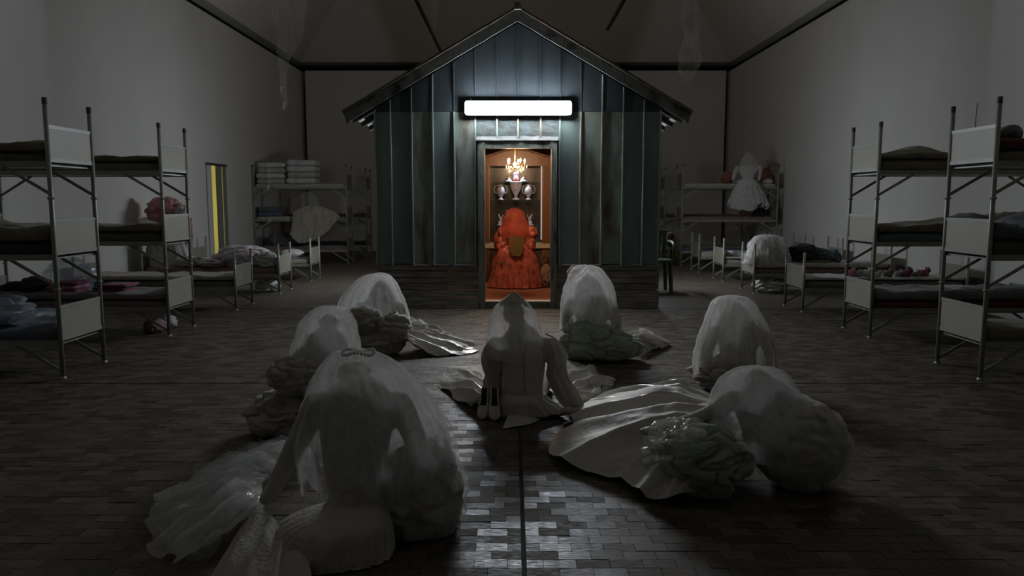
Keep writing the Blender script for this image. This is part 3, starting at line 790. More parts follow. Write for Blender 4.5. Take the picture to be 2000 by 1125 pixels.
for sg in (-1, 1):
    b = MB().tube([p for p in catmull([(0.07 + sg * 0.09, 13.97, 1.89), (0.07 + sg * 0.13, 13.96, 1.93), (0.07 + sg * 0.155, 13.96, 2.0)], 8)], [0.02, 0.028, 0.03, 0.03, 0.026, 0.02, 0.016, 0.008], 8).build('bird', 'porcelain', u, True)
    MB().tube([(0.07 + sg * 0.13, 13.96, 1.91), (0.07 + sg * 0.21, 13.95, 1.905)], [0.024, 0.006], 8).build('tail', 'porcelain', b, True)
MB().ball((0.07, 13.93, 1.93), 0.035, 10, 8).ball((0.10, 13.93, 1.915), 0.028, 10, 8).ball((0.04, 13.93, 1.915), 0.028, 10, 8).build('flowers', 'dark_red', u, True)
def figurine(x, z, label, seed):
    t = thing('figurine', label, 'figurine', (x, 14.0, z), 'porcelain figurines in the cabinet')
    MB().lathe((x, 14.0, z), [(0.06, 0), (0.062, 0.02), (0.035, 0.035), (0.04, 0.06), (0.028, 0.09)], 16).build('base', 'porcelain', t, True)
    MB().tube([(x, 14.0, z + 0.08), (x + 0.02 * seed, 14.0, z + 0.12), (x - 0.02 * seed, 14.0, z + 0.17)], [0.03, 0.026, 0.012], 10).ball((x - 0.02 * seed, 14.0, z + 0.19), 0.018, 8, 6).build('figure', 'porcelain', t, True)
    MB().tube([(x, 14.0, z + 0.13), (x + 0.05 * seed, 13.99, z + 0.17), (x + 0.055 * seed, 13.99, z + 0.20)], [0.012, 0.009, 0.004], 8).build('arm', 'porcelain', t, True)
figurine(-0.215, 1.092, 'small porcelain figurine on lower cabinet shelf, left of red veil', 1)
figurine(0.335, 1.092, 'small porcelain figurine on lower cabinet shelf, right of red veil', -1)
bd = thing('bird_figurine', 'curved white bird figurine on lower cabinet shelf beside red veil', 'figurine', (-0.10, 13.98, 1.092))
MB().lathe((-0.10, 13.98, 1.092), [(0.04, 0), (0.03, 0.03), (0.015, 0.05), (0.015, 0.16)], 12).build('stand', 'brass', bd, True)
MB().tube([p for p in catmull([(-0.15, 13.98, 1.26), (-0.12, 13.98, 1.235), (-0.08, 13.98, 1.26), (-0.07, 13.98, 1.33), (-0.10, 13.98, 1.37)], 12)], [0.006, 0.015, 0.022, 0.027, 0.03, 0.032, 0.03, 0.028, 0.024, 0.018, 0.012, 0.006], 8).build('body', 'porcelain', bd, True)

# chandelier
ch = thing('chandelier', 'small crystal chandelier with glowing candle bulbs in front of the cabinet', 'chandelier', (0.045, 11.75, 2.0))
MB().tube([(0.045, 11.75, 2.6), (0.045, 11.75, 2.02)], 0.006, 8).build('stem', 'brass', ch)
MB().lathe((0.045, 11.75, 2.02), [(0.005, 0), (0.03, 0.02), (0.02, 0.05), (0.035, 0.08), (0.01, 0.11)], 14).build('hub', 'crystal', ch, True)
bulbs = []
for k, (a, r, z) in enumerate(((1.2, 0.14, 2.13), (4.0, 0.13, 2.13), (2.5, 0.13, 2.13), (5.4, 0.13, 2.13), (0.2, 0.15, 2.13))):
    bx, by = 0.045 + r * math.cos(a), 11.75 + r * math.sin(a)
    arm = MB().tube([p for p in catmull([(0.045, 11.75, 2.06), (0.045 + r * 0.5 * math.cos(a), 11.75 + r * 0.5 * math.sin(a), 2.02), (bx, by, 2.05), (bx, by, z - 0.02)], 12)], 0.006, 8).build('arm', 'brass', ch, True)
    MB().lathe((bx, by, z - 0.03), [(0.022, 0), (0.008, 0.01), (0.008, 0.03)], 10).build('candle_cup', 'crystal', arm, True)
    bulbs.append((bx, by, z))
    MB().lathe((bx, by, z), [(0.006, 0), (0.013, 0.015), (0.011, 0.03), (0.002, 0.05)], 10).build('bulb', 'bulb', arm, True)
    for q in range(3):
        dx = 0.035 * math.cos(a + q * 2.1); dyy = 0.035 * math.sin(a + q * 2.1)
        MB().lathe((bx + dx, by + dyy, z - 0.10 - 0.02 * q), [(0.001, 0), (0.010, 0.02), (0.006, 0.045), (0.001, 0.055)], 6).build('crystal_drop', 'crystal', arm)
    pl = bpy.data.lights.new('chandelier_bulb', 'POINT'); pl.energy = 13.0; pl.color = (1.0, 0.64, 0.36); pl.shadow_soft_size = 0.02
    po = bpy.data.objects.new('chandelier_bulb', pl); C.objects.link(po); po.location = (bx, by - 0.002, z + 0.075)

# plush toys and a small shelf to the right inside
t = thing('shelf_unit', 'narrow wooden shelf unit right of the cabinet inside the shack', 'shelf', (0.98, 13.4, 0.1))
for z in (0.8, 1.25, 1.7, 2.15): MB().box(0.78, 1.19, 13.2, 13.6, z, z + 0.02).build('shelf', 'cabinet_wood', t)
MB().box(0.76, 0.78, 13.2, 13.6, 0.10, 2.35).build('side', 'cabinet_wood', t)
heap('stuffed_toy', 1056, 1073, 492, 523, 12.9, 0.10, 'brown_cloth', 'brown floral stuffed toy heap right of red gown inside doorway, upper one', 'toy', 3.1, 0.2, 4, 'toys beside the red gown', zmin=0.45)
heap('stuffed_toy', 1054, 1080, 515, 545, 12.85, 0.14, 'rose', 'rose patterned stuffed toy on shack floor right of red gown', 'toy', 5.7, 0.2, 4, 'toys beside the red gown', zmin=0.10)

# red person on a chair
RY = 12.85
cr = thing('chair', 'small chair with olive backrest under the red-gowned person', 'chair', (0.04, RY - 0.2, 0.097))
MB().box(-0.18, 0.26, RY - 0.24, RY + 0.16, 0.50, 0.55).build('seat', 'olive_cloth', cr)
for sx in (-0.16, 0.22):
    for sy in (RY - 0.22, RY + 0.13): MB().box(sx, sx + 0.03, sy, sy + 0.03, 0.097, 0.50).build('leg', 'cabinet_wood', cr)
a, b = at(993, 463, RY - 0.28), at(1024, 500, RY - 0.28)
poly = [(a.x, a.z), (a.x + 0.03, b.z + 0.06), (a.x + 0.07, b.z), (b.x - 0.07, b.z), (b.x - 0.03, b.z + 0.06), (b.x, a.z), ((a.x + b.x) / 2, a.z + 0.015)]
MB().prism(poly, RY - 0.30, RY - 0.262).build('backrest', 'olive_cloth', cr)
pr = thing('person', 'person seated in a flowing red satin gown and red veil inside the shack', 'person', (0.04, RY, 0.10))
P = lambda px, py, dy=0: at(px, py, RY + dy)
body(pr, 'body', [([(P(1005, 505), 0.17), (P(1005, 475), 0.13), (P(1005, 455, 0.03), 0.17), (P(1005, 440, 0.05), 0.15), (P(1005, 432, 0.06), 0.06), (P(1005, 422, 0.08), 0.09)], 0.75),
     ([(P(985, 447, 0.03), 0.06), (P(970, 465, 0.02), 0.055), (P(972, 490, 0.12), 0.04)], None), ([(P(1025, 447, 0.03), 0.06), (P(1040, 465, 0.02), 0.055), (P(1038, 490, 0.12), 0.04)], None)], 'red_satin', 0.02)
loft(pr, 'veil', [(998, 1012, 407, RY + 0.06, 0.9), (988, 1022, 414, RY + 0.06, 0.9), (982, 1029, 428, RY + 0.05, 0.85), (978, 1034, 442, RY + 0.03, 0.8), (976, 1036, 452, RY + 0.02, 0.8), (975, 1037, 464, RY, 0.75)], 'red_tulle', 72, 26, 0.10, 1.3)
for px0, px1, sd in ((971, 990, 1.0), (1022, 1050, 2.0)):
    heap('sleeve', px0, px1, 441, 468, RY, 0.10, 'red_satin', None, None, sd, 0.2, 4, parent=pr, sink=0.0)
for px0, px1, sd in ((968, 992, 3.0), (1023, 1046, 4.0)):
    heap('lower_sleeve', px0, px1, 460, 497, RY - 0.03, 0.10, 'red_satin', None, None, sd, 0.22, 4, parent=pr, sink=0.0)
loft(pr, 'skirt', [(985, 1030, 478, RY, 0.65), (972, 1040, 488, RY, 0.8), (966, 1047, 505, RY, 0.75), (962, 1051, 525, RY - 0.02, 0.7), (958, 1055, 545, RY - 0.03, 0.7), (954, 1057, 559, RY - 0.04, 0.7)], 'red_satin', 160, 40, 0.30, 4.4, True, 0.012, 5.5, 0.0)
for v in pr.children[-1].data.vertices: v.co.z = max(v.co.z, 0.004)
# ================================================================== BEDS
BL, BW = 2.27, 0.68
TIERS = (0.33, 1.08, 1.875)
def make_bed(name, tiers, top):
    t = thing(name, 'x', 'bed')
    hx_, hy_ = BL / 2, BW / 2
    post = MB().tube([(0, 0, 0), (0, 0, top)], 0.0195, 12).mesh('post')
    post.materials.append(MATS['bed_metal'])
    for p in post.polygons: p.use_smooth = True
    foot = MB().lathe((0, 0, 0), [(0.03, 0), (0.03, 0.006), (0.021, 0.02)], 12).mesh('foot_pad'); foot.materials.append(MATS['bed_metal'])
    coll = MB().lathe((0, 0, -0.012), [(0.022, 0), (0.031, 0.006), (0.031, 0.014), (0.022, 0.022)], 12).mesh('collar'); coll.materials.append(MATS['bed_metal'])
    capm = MB().lathe((0, 0, -0.05), [(0.0215, 0), (0.0215, 0.055)], 12).mesh('shaded_post_cap'); capm.materials.append(MATS['trim_dark'])  # dark post top: shade above the panels put into the cap colour
    def inst(nm, me, loc, par):
        o = bpy.data.objects.new(nm, me); link(o, par); o.location = loc; return o
    for sx in (-1, 1):
        for sy in (-1, 1):
            p = inst('post', post, (sx * hx_, sy * hy_, 0), t)
            inst('foot_pad', foot, (0, 0, 0), p)
            if len(tiers) > 1:
                inst('shaded_post_cap', capm, (0, 0, top), p)
                for z in (0.785, 1.57): inst('collar', coll, (0, 0, z), p)
    sheet = MB().box(-0.004, 0.004, -hy_ + 0.018, hy_ - 0.018, 0.03, 0.285).mesh('sheet'); sheet.materials.append(MATS['bed_panel'])
    stripb = MB().box(-0.009, 0.009, -hy_ + 0.016, hy_ - 0.016, 0.0, 0.034).mesh('strip'); stripb.materials.append(MATS['bed_strip'])
    stript = MB().box(-0.009, 0.009, -hy_ + 0.016, hy_ - 0.016, 0.280, 0.312).mesh('strip'); stript.materials.append(MATS['bed_strip'])
    rail = MB().box(-hx_, hx_, -0.004, 0.004, -0.042, 0.008).box(-hx_, hx_, -0.02, 0.02, -0.042, -0.036).mesh('side_rail'); rail.materials.append(MATS['bed_metal'])
    deck = MB().box(-hx_ + 0.02, hx_ - 0.02, -hy_ + 0.005, hy_ - 0.005, -0.034, -0.022).mesh('bed_base'); deck.materials.append(MATS['bed_metal'])
    for z in tiers:
        for sx in (-1, 1):
            p = inst('end_panel', sheet, (sx * hx_, 0, z), t)
            inst('panel_strip', stripb, (0, 0, 0), p); inst('panel_strip', stript, (0, 0, 0), p)
        inst('bed_base', deck, (0, 0, z), t)
        for sy in (-1, 1):
            inst('side_rail', rail, (0, sy * hy_, z), t)
            for sx in (-1, 1):
                a = Vector((sx * (hx_ - 0.01), sy * (hy_ - 0.012), z - 0.27)); b = Vector((sx * (hx_ - 0.40), sy * (hy_ - 0.012), z - 0.035))
                key = (sx, sy)
                d = (b - a).normalized(); nrm = Vector((-d.z, 0, d.x)) * 0.014
                vs = []
                for yy in (-0.004, 0.004):
                    for q in (a + nrm, a - nrm, b - nrm, b + nrm): vs.append((q.x, q.y + yy, q.z))
                MB().add(vs, [(0, 1, 2, 3), (7, 6, 5, 4), (0, 4, 5, 1), (1, 5, 6, 2), (2, 6, 7, 3), (3, 7, 4, 0)]).build('brace', 'bed_metal', t)
    return t
bunk0 = make_bed('bunk_bed', TIERS, 2.405)
single0 = make_bed('low_bed', TIERS[:1], 0.835)
def place(proto, used, xf, side, y0, label, group):
    o = proto if not used[0] else copy_tree(proto)
    used[0] = True
    o.location = (xf + side * BL / 2, y0 + BW / 2, 0)
    o['label'] = label; o['group'] = group
    x0, x1 = (xf, xf + BL) if side > 0 else (xf - BL, xf)
    return dict(x0=x0 + 0.03, x1=x1 - 0.03, y0=y0 + 0.02, y1=y0 + BW - 0.02)
ub, us = [False], [False]
GB, GS = 'three-tier metal bunk beds', 'low single metal beds'
L1 = place(bunk0, ub, -3.93, -1, 6.57, 'three-tier metal bunk at left edge, nearest the camera on left', GB)
L2 = place(bunk0, ub, -3.94, -1, 8.68, 'three-tier metal bunk on left, second from camera', GB)
L5 = place(bunk0, ub, -4.05, -1, 18.85, 'back left bunk carrying stacks of folded white duvets on top', GB)
L6 = place(bunk0, ub, -3.97, -1, 20.95, 'farthest left bunk, half hidden behind the left side of the shack', GB)
R1 = place(bunk0, ub, 4.07, 1, 6.52, 'three-tier metal bunk at right edge, nearest the camera on right', GB)
R2 = place(bunk0, ub, 4.06, 1, 8.57, 'three-tier metal bunk on right, second from camera', GB)
R7 = place(bunk0, ub, 4.07, 1, 18.4, 'back right bunk with a white gown hanging on it', GB)
R8 = place(bunk0, ub, 4.07, 1, 20.5, 'farthest right bunk, behind the bunk with the hanging gown', GB)
La = place(single0, us, -3.91, -1, 10.75, 'low metal bed on left, nearest the bunks', GS)
Lc = place(single0, us, -3.88, -1, 12.68, 'low metal bed on left, middle one, under floral duvet', GS)
Le = place(single0, us, -3.88, -1, 14.70, 'low metal bed on left, farthest from camera', GS)
Rg = place(single0, us, 4.05, 1, 10.57, 'low metal bed on right, nearest the bunks, with small toys', GS)
Re = place(single0, us, 4.05, 1, 12.74, 'low metal bed on right carrying a white tulle heap', GS)
Rc = place(single0, us, 4.05, 1, 14.63, 'low metal bed on right with a small white roll', GS)
Ra = place(single0, us, 4.04, 1, 16.50, 'low metal bed on right, farthest from camera', GS)

def mattress(b, tier, th, m, label, nz=0.010, seed=0.0, z=None, bulge=None, name='mattress', cat='mattress', x0=None, x1=None, out=0.0, freq=3.0, ra=0.0, res=0.06):
    zb = TIERS[tier] - 0.0215 if z is None else z
    o = softbox(name, b['x0'] if x0 is None else x0, b['x1'] if x1 is None else x1, b['y0'] - out, b['y1'] + out, zb, zb + th, m, nz, seed, res, 7, 0, freq, None, bulge, ra)
    return tag(o, label, cat)
def blanket(b, z, th, m, label, seed, nz=0.03, bulge=None, out=0.015, x0=None, x1=None, ra=0.02, freq=3.5):
    return mattress(b, 0, th, m, label, nz, seed, z + 0.010, bulge, 'blanket', 'blanket', x0, x1, out, freq, ra, 0.045)
Z0, Z1, Z2 = [z - 0.0215 for z in TIERS]
# left near bunk
mattress(L1, 2, 0.10, 'khaki_dark', 'dark khaki mattress on top tier of left near bunk', 0.01, 1)
blanket(L1, Z2 + 0.10, 0.075, 'khaki', 'khaki blanket on top tier of left near bunk', 2, 0.03)
mattress(L1, 1, 0.13, 'plum', 'dark plum mattress on middle tier of left near bunk', 0.01, 3)
blanket(L1, Z1 + 0.13, 0.10, 'khaki', 'rumpled khaki blanket on middle tier of left near bunk', 4, 0.05, [(-4.6, 6.9, 0.3, 0.07)])
mattress(L1, 0, 0.11, 'slate', 'slate blue mattress on lowest tier of left near bunk', 0.012, 5)
# left second bunk
mattress(L2, 2, 0.12, 'khaki', 'khaki mattress on top tier of second left bunk', 0.012, 6)
blanket(L2, Z2 + 0.12, 0.05, 'khaki_dark', 'dark khaki blanket on top tier of second left bunk', 7, 0.025)
mattress(L2, 1, 0.13, 'khaki_dark', 'dark khaki mattress on middle tier of second left bunk', 0.012, 8)
blanket(L2, Z1 + 0.13, 0.06, 'khaki', 'thin khaki blanket on middle tier of second left bunk', 9, 0.025)
mattress(L2, 0, 0.10, 'rose', 'dusty rose mattress on lowest tier of second left bunk', 0.01, 10)
blanket(L2, Z0 + 0.10, 0.07, 'grey_blanket', 'grey blanket over rose mattress of second left bunk', 11, 0.02)
# left low beds
mattress(La, 0, 0.11, 'sage', 'sage mattress of nearest low left bed', 0.01, 12)
blanket(La, Z0 + 0.11, 0.05, 'cream', 'cream blanket on nearest low left bed', 13, 0.02)
mattress(Lc, 0, 0.13, 'rose', 'dusty rose mattress of middle low left bed', 0.01, 14)
mattress(Le, 0, 0.13, 'cream', 'cream mattress of farthest low left bed', 0.01, 15)
# back left bunk
for k, m in enumerate(('rose', 'cream', 'cream')):
    mattress(L5, k, 0.10, m, ('pink', 'cream', 'pale')[k] + ' mattress on ' + ('lowest', 'middle', 'top')[k] + ' tier of bunk with folded duvets', 0.008, 16 + k)
mattress(L6, 0, 0.12, 'black_cloth', 'dark mattress on lowest tier of farthest left bunk', 0.02, 19)
mattress(L6, 1, 0.12, 'khaki_dark', 'dark khaki mattress on middle tier of farthest left bunk', 0.02, 20)
# right near bunk
mattress(R1, 2, 0.12, 'khaki', 'khaki mattress on top tier of right near bunk', 0.01, 21)
blanket(R1, Z2 + 0.12, 0.075, 'maroon', 'maroon blanket on top tier of right near bunk', 22, 0.02)
mattress(R1, 1, 0.15, 'khaki_dark', 'dark khaki mattress on middle tier of right near bunk', 0.01, 23)
blanket(R1, Z1 + 0.15, 0.10, 'slate', 'thick slate blanket humped on middle tier of right near bunk', 24, 0.05, [(4.75, 6.85, 0.32, 0.17), (5.6, 6.8, 0.5, 0.12)])
mattress(R1, 0, 0.14, 'khaki', 'khaki mattress on lowest tier of right near bunk', 0.012, 25)
# right second bunk
mattress(R2, 2, 0.15, 'khaki', 'khaki mattress on top tier of second right bunk', 0.012, 26)
blanket(R2, Z2 + 0.15, 0.045, 'khaki', 'khaki blanket humped over pillow on top tier of second right bunk', 27, 0.015, [(4.62, 8.9, 0.30, 0.115)], ra=0.0)
mattress(R2, 1, 0.13, 'teal', 'dull teal mattress on middle tier of second right bunk', 0.01, 28)
blanket(R2, Z1 + 0.13, 0.06, 'khaki', 'khaki blanket rising to a hump on middle tier of second right bunk', 29, 0.04, [(5.3, 8.9, 0.5, 0.11), (6.0, 8.9, 0.4, 0.15)])
mattress(R2, 0, 0.11, 'maroon', 'red mattress on lowest tier of second right bunk', 0.01, 30)
blanket(R2, Z0 + 0.11, 0.10, 'grey_blanket', 'grey blanket over red mattress of second right bunk', 31, 0.03)
# right low beds
mattress(Rg, 0, 0.13, 'sage', 'sage green mattress of nearest low right bed', 0.012, 32)
blanket(Rg, Z0 + 0.13, 0.025, 'white_cloth', 'white crumpled sheet on nearest low right bed', 33, 0.012, out=0.0, ra=0.015, freq=6)
mattress(Re, 0, 0.11, 'rose', 'pale rose mattress of low right bed under tulle heap', 0.01, 34)
blanket(Re, Z0 + 0.11, 0.07, 'white_cloth', 'white quilt on low right bed beneath tulle heap', 35, 0.025)
mattress(Rc, 0, 0.12, 'cream', 'cream mattress of low right bed with white roll', 0.01, 36)
blanket(Rc, Z0 + 0.12, 0.03, 'lace_white', 'white sheet on low right bed beside small roll', 37, 0.015)
mattress(Ra, 0, 0.13, 'cream', 'cream mattress of farthest low right bed', 0.01, 38)
# back right bunks
for k, m in enumerate(('blue_cloth', 'rose', 'cream')):
    mattress(R7, k, 0.10, m, ('blue', 'dusty rose', 'cream')[k] + ' mattress on ' + ('lowest', 'middle', 'top')[k] + ' tier of bunk with hanging gown', 0.008, 39 + k)
mattress(R8, 1, 0.12, 'khaki_dark', 'dark mattress on middle tier of farthest right bunk', 0.01, 43)

# ---------------------------------------------------------------- things lying on the beds
def folded(pl, pr, pt, pb, Y, ry, layers, mats, label, cat='blanket', seed=0.0, group=None, name='folded_blanket', zb=None):
    """each fold of a stack is a thing of its own; returns nothing"""
    a, b = at(pl, pt, Y), at(pr, pb, Y)
    z0 = b.z if zb is None else zb
    h = (a.z - z0) / layers
    words = ['lowest', 'second', 'third', 'top', 'topmost']
    for k in range(layers):
        j = random.uniform(-0.03, 0.03)
        pos = 'lowest' if k == 0 else ('topmost' if k == layers - 1 else ('second from bottom' if k == 1 else 'third from bottom'))
        o = softbox(name, a.x + j, b.x + j * 0.6, Y - ry, Y + ry, z0 + k * h, z0 + (k + 0.985) * h, mats[k % len(mats)], 0.006, seed + k * 1.7, 0.05, 5, 0, 6.0)
        tag(o, label % pos, cat, group)
T2 = TIERS[2] + 0.08; T1 = TIERS[1] + 0.08; T0 = TIERS[0] + 0.08
folded(505, 561, 318, 361, 19.15, 0.27, 4, ['cream', 'white_cloth'], 'folded white duvet, %s of left stack on back left bunk', 'duvet', 50, 'duvets folded on the back left bunk', 'folded_duvet', T2)
folded(563, 621, 313, 361, 19.15, 0.27, 4, ['white_cloth', 'cream', 'white_cloth', 'white_cloth'], 'folded white duvet, %s of right stack on back left bunk', 'duvet', 60, 'duvets folded on the back left bunk', 'folded_duvet', T2)
folded(507, 549, 404, 424, 19.1, 0.22, 2, ['blue_cloth', 'slate'], 'dark blue folded cloth, %s of two on middle tier of bunk with duvets', 'cloth', 70, None, 'folded_cloth', T1)
folded(108, 164, 548, 580, 8.95, 0.17, 3, ['magenta', 'pink', 'magenta'], 'folded pink blanket, %s of left pile on second left bunk', 'blanket', 80, 'pink blankets on second left bunk', zb=Z0 + 0.175)
folded(199, 258, 553, 582, 8.95, 0.17, 3, ['magenta', 'plum', 'magenta'], 'folded magenta blanket, %s of right pile on second left bunk', 'blanket', 84, 'pink blankets on second left bunk', zb=Z0 + 0.175)
folded(1846, 1900, 560, 585, 8.85, 0.2, 3, ['grey_blanket', 'grey_blanket', 'white_cloth'], 'folded grey towel, %s of stack on second right bunk', 'towel', 90, 'grey towels on second right bunk', 'folded_towel', Z0 + 0.215)
folded(568, 601, 503, 517, 14.9, 0.18, 3, ['lilac', 'white_cloth', 'lilac'], 'folded lilac sheet, %s of stack on farthest low left bed', 'sheet', 95, 'lilac sheets on farthest left bed', 'folded_sheet', Z0 + 0.132)
folded(1432, 1452, 352, 362, 18.6, 0.2, 1, ['cream'], 'folded cream cloth, %s item on top of bunk with hanging gown', 'cloth', 97, None, 'folded_cloth', T2)

heap('garment_heap', 5, 50, 550, 584, 8.98, 0.2, 'black_cloth', 'low black garment heap at far left of second left bunk', 'garment', 101, 0.2, zmin=Z0 + 0.17)
heap('garment_heap', 40, 102, 540, 584, 8.98, 0.2, 'plum', 'dark plum garment heap beside pink blankets on second left bunk', 'garment', 102, 0.2, zmin=Z0 + 0.17)
heap('plastic_sheet', 84, 190, 503, 560, 9.17, 0.13, 'film_blue', 'grey clear plastic sheet heap at back of second left bunk', 'plastic sheet', 103, 0.25, zmin=Z0 + 0.175)
heap('plastic_bag', -60, 62, 578, 668, 6.85, 0.30, 'film_blue', 'crumpled clear blue plastic bag at left edge of lowest near bunk', 'plastic bag', 104, 0.3, 5, zmin=Z0 + 0.12)
heap('plastic_bag', 40, 108, 604, 652, 6.85, 0.30, 'film_blue', 'crumpled blue plastic bag beside near left bunk post', 'plastic bag', 105, 0.3, 5, zmin=Z0 + 0.12)
heap('cloth_bundle', -70, 50, 610, 668, 6.9, 0.24, 'slate', 'dull slate cloth bundle inside plastic on lowest left near bunk', 'cloth', 106, 0.2, zmin=Z0 + 0.12)
heap('cloth_bundle', 283, 322, 622, 640, 8.95, 0.16, 'rose', 'dusty rose cloth bundle on floor under second left bunk', 'cloth', 107, 0.2, zmin=0.003)
heap('cloth_bundle', 312, 345, 614, 634, 9.25, 0.14, 'white_cloth', 'white cloth bundle on floor beside foot of second left bunk', 'cloth', 108, 0.2, zmin=0.003)
# middle low left bed: pink figure, lace, floral duvet
pf = thing('person', 'person in a pink dress bent over on the middle low left bed', 'person', tuple(at(330, 527, 13.0)))
PP = lambda px, py, dy=0: at(px, py, 13.0 + dy)
body(pf, 'body', [([(PP(318, 505), 0.15), (PP(325, 470), 0.12), (PP(330, 440), 0.14), (PP(340, 420), 0.10), (PP(352, 412), 0.08)], 0.8), ([(PP(345, 430), 0.05), (PP(365, 460), 0.045), (PP(360, 500), 0.035)], None)], 'white_cloth', 0.025)
heap('pink_bodice', 282, 366, 386, 436, 13.0, 0.22, 'pink', None, None, 110, 0.28, 5, parent=pf, sink=0.1)
heap('fringe', 340, 368, 402, 432, 12.85, 0.10, 'lace_white', None, None, 117, 0.35, 4, parent=pf, sink=0.0)
heap('tulle_shawl', 262, 322, 424, 470, 13.05, 0.20, 'tulle_dense', None, None, 111, 0.2, 5, parent=pf, sink=0.0)
loft(pf, 'skirt', [(300, 352, 440, 13.0, 0.7), (292, 362, 470, 13.0, 0.7), (288, 372, 500, 13.0, 0.6), (284, 380, 522, 13.0, 0.5)], 'lace', 80, 24, 0.2, 9.0, True, 0.02, 3.4, 0.0)
heap('hanging_sash', 364, 378, 420, 474, 12.9, 0.05, 'pink', None, None, 118, 0.25, 4, parent=pf, sink=0.0)
heap('lace_garment', 338, 402, 500, 530, 12.95, 0.26, 'lace_white', 'white lace garment lying beside pink-dressed person on low bed', 'garment', 112, 0.26, 5, zmin=Z0 + 0.13)
heap('lace_garment', 385, 452, 505, 532, 12.92, 0.28, 'lace_white', 'white lace garment lying against the floral duvet', 'garment', 113, 0.28, 5, zmin=Z0 + 0.13)
heap('floral_duvet', 418, 532, 478, 528, 13.0, 0.32, 'floral', 'crumpled white duvet with lilac flowers on middle low left bed', 'duvet', 114, 0.16, 5, zmin=Z0 + 0.132)
heap('white_cloth_heap', 498, 546, 492, 528, 12.82, 0.13, 'white_cloth', 'white cloth spilling from floral duvet at bed foot', 'cloth', 115, 0.3, 5, zmin=Z0 + 0.132)
heap('floor_cloth', 500, 548, 545, 572, 13.0, 0.2, 'white_cloth', 'white cloth lying on floor below the floral duvet', 'cloth', 116, 0.25, 4, zmin=0.003)
heap('pillow', 548, 594, 486, 509, 15.0, 0.25, 'white_cloth', 'plump white pillow on farthest low left bed', 'pillow', 119, 0.08, 4, zmin=Z0 + 0.132)
heap('blue_garment', 520, 600, 455, 500, 19.2, 0.2, 'slate', 'dark slate garment heap on lowest tier of back left bunk', 'garment', 120, 0.2, zmin=T0 + 0.0)
heap('dark_heap', 692, 722, 424, 470, 21.2, 0.25, 'black_cloth', 'dark heap on middle tier of farthest left bunk', 'garment', 121, 0.2, zmin=TIERS[1] + 0.1)
# gown hanging on the back left bunk
hg = thing('hanging_gown', 'pale tulle gown spread out hanging from the back left bunk', 'gown', tuple(at(612, 470, 18.7)))
loft(hg, 'bodice', [(594, 604, 376, 18.72, 0.5), (588, 616, 384, 18.72, 0.35), (590, 620, 396, 18.72, 0.3), (584, 626, 410, 18.72, 0.3)], 'tulle_thin', 60, 16, 0.25, 3.3)
pts_t = [at(x, y, 18.74) for x, y in ((574, 414), (595, 404), (620, 402), (645, 410), (660, 418))]
pts_h = [at(x, y, 18.66) for x, y in ((567, 458), (585, 474), (610, 470), (638, 454), (664, 422))]
vs = []; fs = []; nu, nv = 60, 20
A_, B_ = catmull([tuple(p) for p in pts_t], nu), catmull([tuple(p) for p in pts_h], nu)
for j in range(nv):
    for i in range(nu):
        p = Vector(A_[i]).lerp(Vector(B_[i]), j / (nv - 1)); p.y -= 0.05 * ridge(Vector((i * 0.16, j * 0.05, 2.0))); vs.append(p)
for j in range(nv - 1):
    for i in range(nu - 1): fs.append((j * nu + i, j * nu + i + 1, (j + 1) * nu + i + 1, (j + 1) * nu + i))
MB().add(vs, fs).build('skirt', 'gauze', hg, True)
MB().tube([at(599, 380, 18.74), Vector((at(599, 380, 18.74).x, 18.79, 1.60)), Vector((at(599, 380, 18.74).x, 18.845, 1.845))], 0.006, 6).build('hanger', 'trim_dark', hg)
heap('pink_cloth', 658, 680, 422, 444, 18.85, 0.12, 'rose', 'pink cloth draped at foot of middle tier, back left bunk', 'cloth', 122, 0.2, zmin=TIERS[1] + 0.079)

# right side
th = thing('tulle_heap', 'white tulle heap piled on low right bed', 'tulle', tuple(at(1498, 522, 12.98)))
loft(th, 'core', [(1488, 1508, 461, 13.0, 0.9), (1476, 1522, 468, 13.0, 0.85), (1469, 1529, 485, 12.98, 0.8), (1464, 1532, 503, 12.97, 0.75), (1462, 1534, 514, 12.97, 0.7)], 'gauze', 110, 30, 0.22, 3.1, True, 0.03, 3.0, 0.0)
loft(th, 'cover', [(1486, 1510, 458, 13.0, 0.9), (1472, 1526, 465, 13.0, 0.85), (1464, 1534, 484, 12.98, 0.8), (1459, 1539, 503, 12.97, 0.75), (1456, 1543, 514, 12.97, 0.72)], 'tulle_dense', 110, 30, 0.26, 6.1, True, 0.04, 3.4, 0.03)
heap('loose_end', 1508, 1545, 486, 522, 12.88, 0.16, 'lace_white', None, None, 131.9, 0.28, 4, parent=th, zmin=Z0 + 0.19)
heap('dark_garment', 1536, 1604, 476, 520, 13.08, 0.22, 'black_cloth', 'dark garment heap on low right bed, right of tulle heap', 'garment', 132, 0.25, 5, zmin=Z0 + 0.19)
heap('dark_garment', 1578, 1618, 484, 520, 13.12, 0.18, 'slate', 'slate garment on low right bed between dark heap and teal cloth', 'garment', 132.5, 0.25, 4, zmin=Z0 + 0.19)
heap('teal_cloth', 1606, 1642, 487, 520, 13.0, 0.2, 'teal', 'dull teal cloth heap at head of low right bed', 'cloth', 133, 0.25, 4, zmin=Z0 + 0.19)
heap('khaki_cloth', 1560, 1640, 508, 523, 12.9, 0.14, 'khaki', 'flat khaki cloth in front of dark garments, low right bed', 'cloth', 133.7, 0.3, 4, zmin=Z0 + 0.19)
heap('satin_cloth', 1470, 1536, 541, 561, 13.0, 0.28, 'satin', 'glossy white satin cloth on floor under tulle-heap bed', 'cloth', 134, 0.3, 5, zmin=0.003)
roll = thing('towel_roll', 'small white rolled towel on low right bed', 'towel', tuple(at(1428, 507, 14.85)))
a = at(1419, 500, 14.85); r_ = 0.062
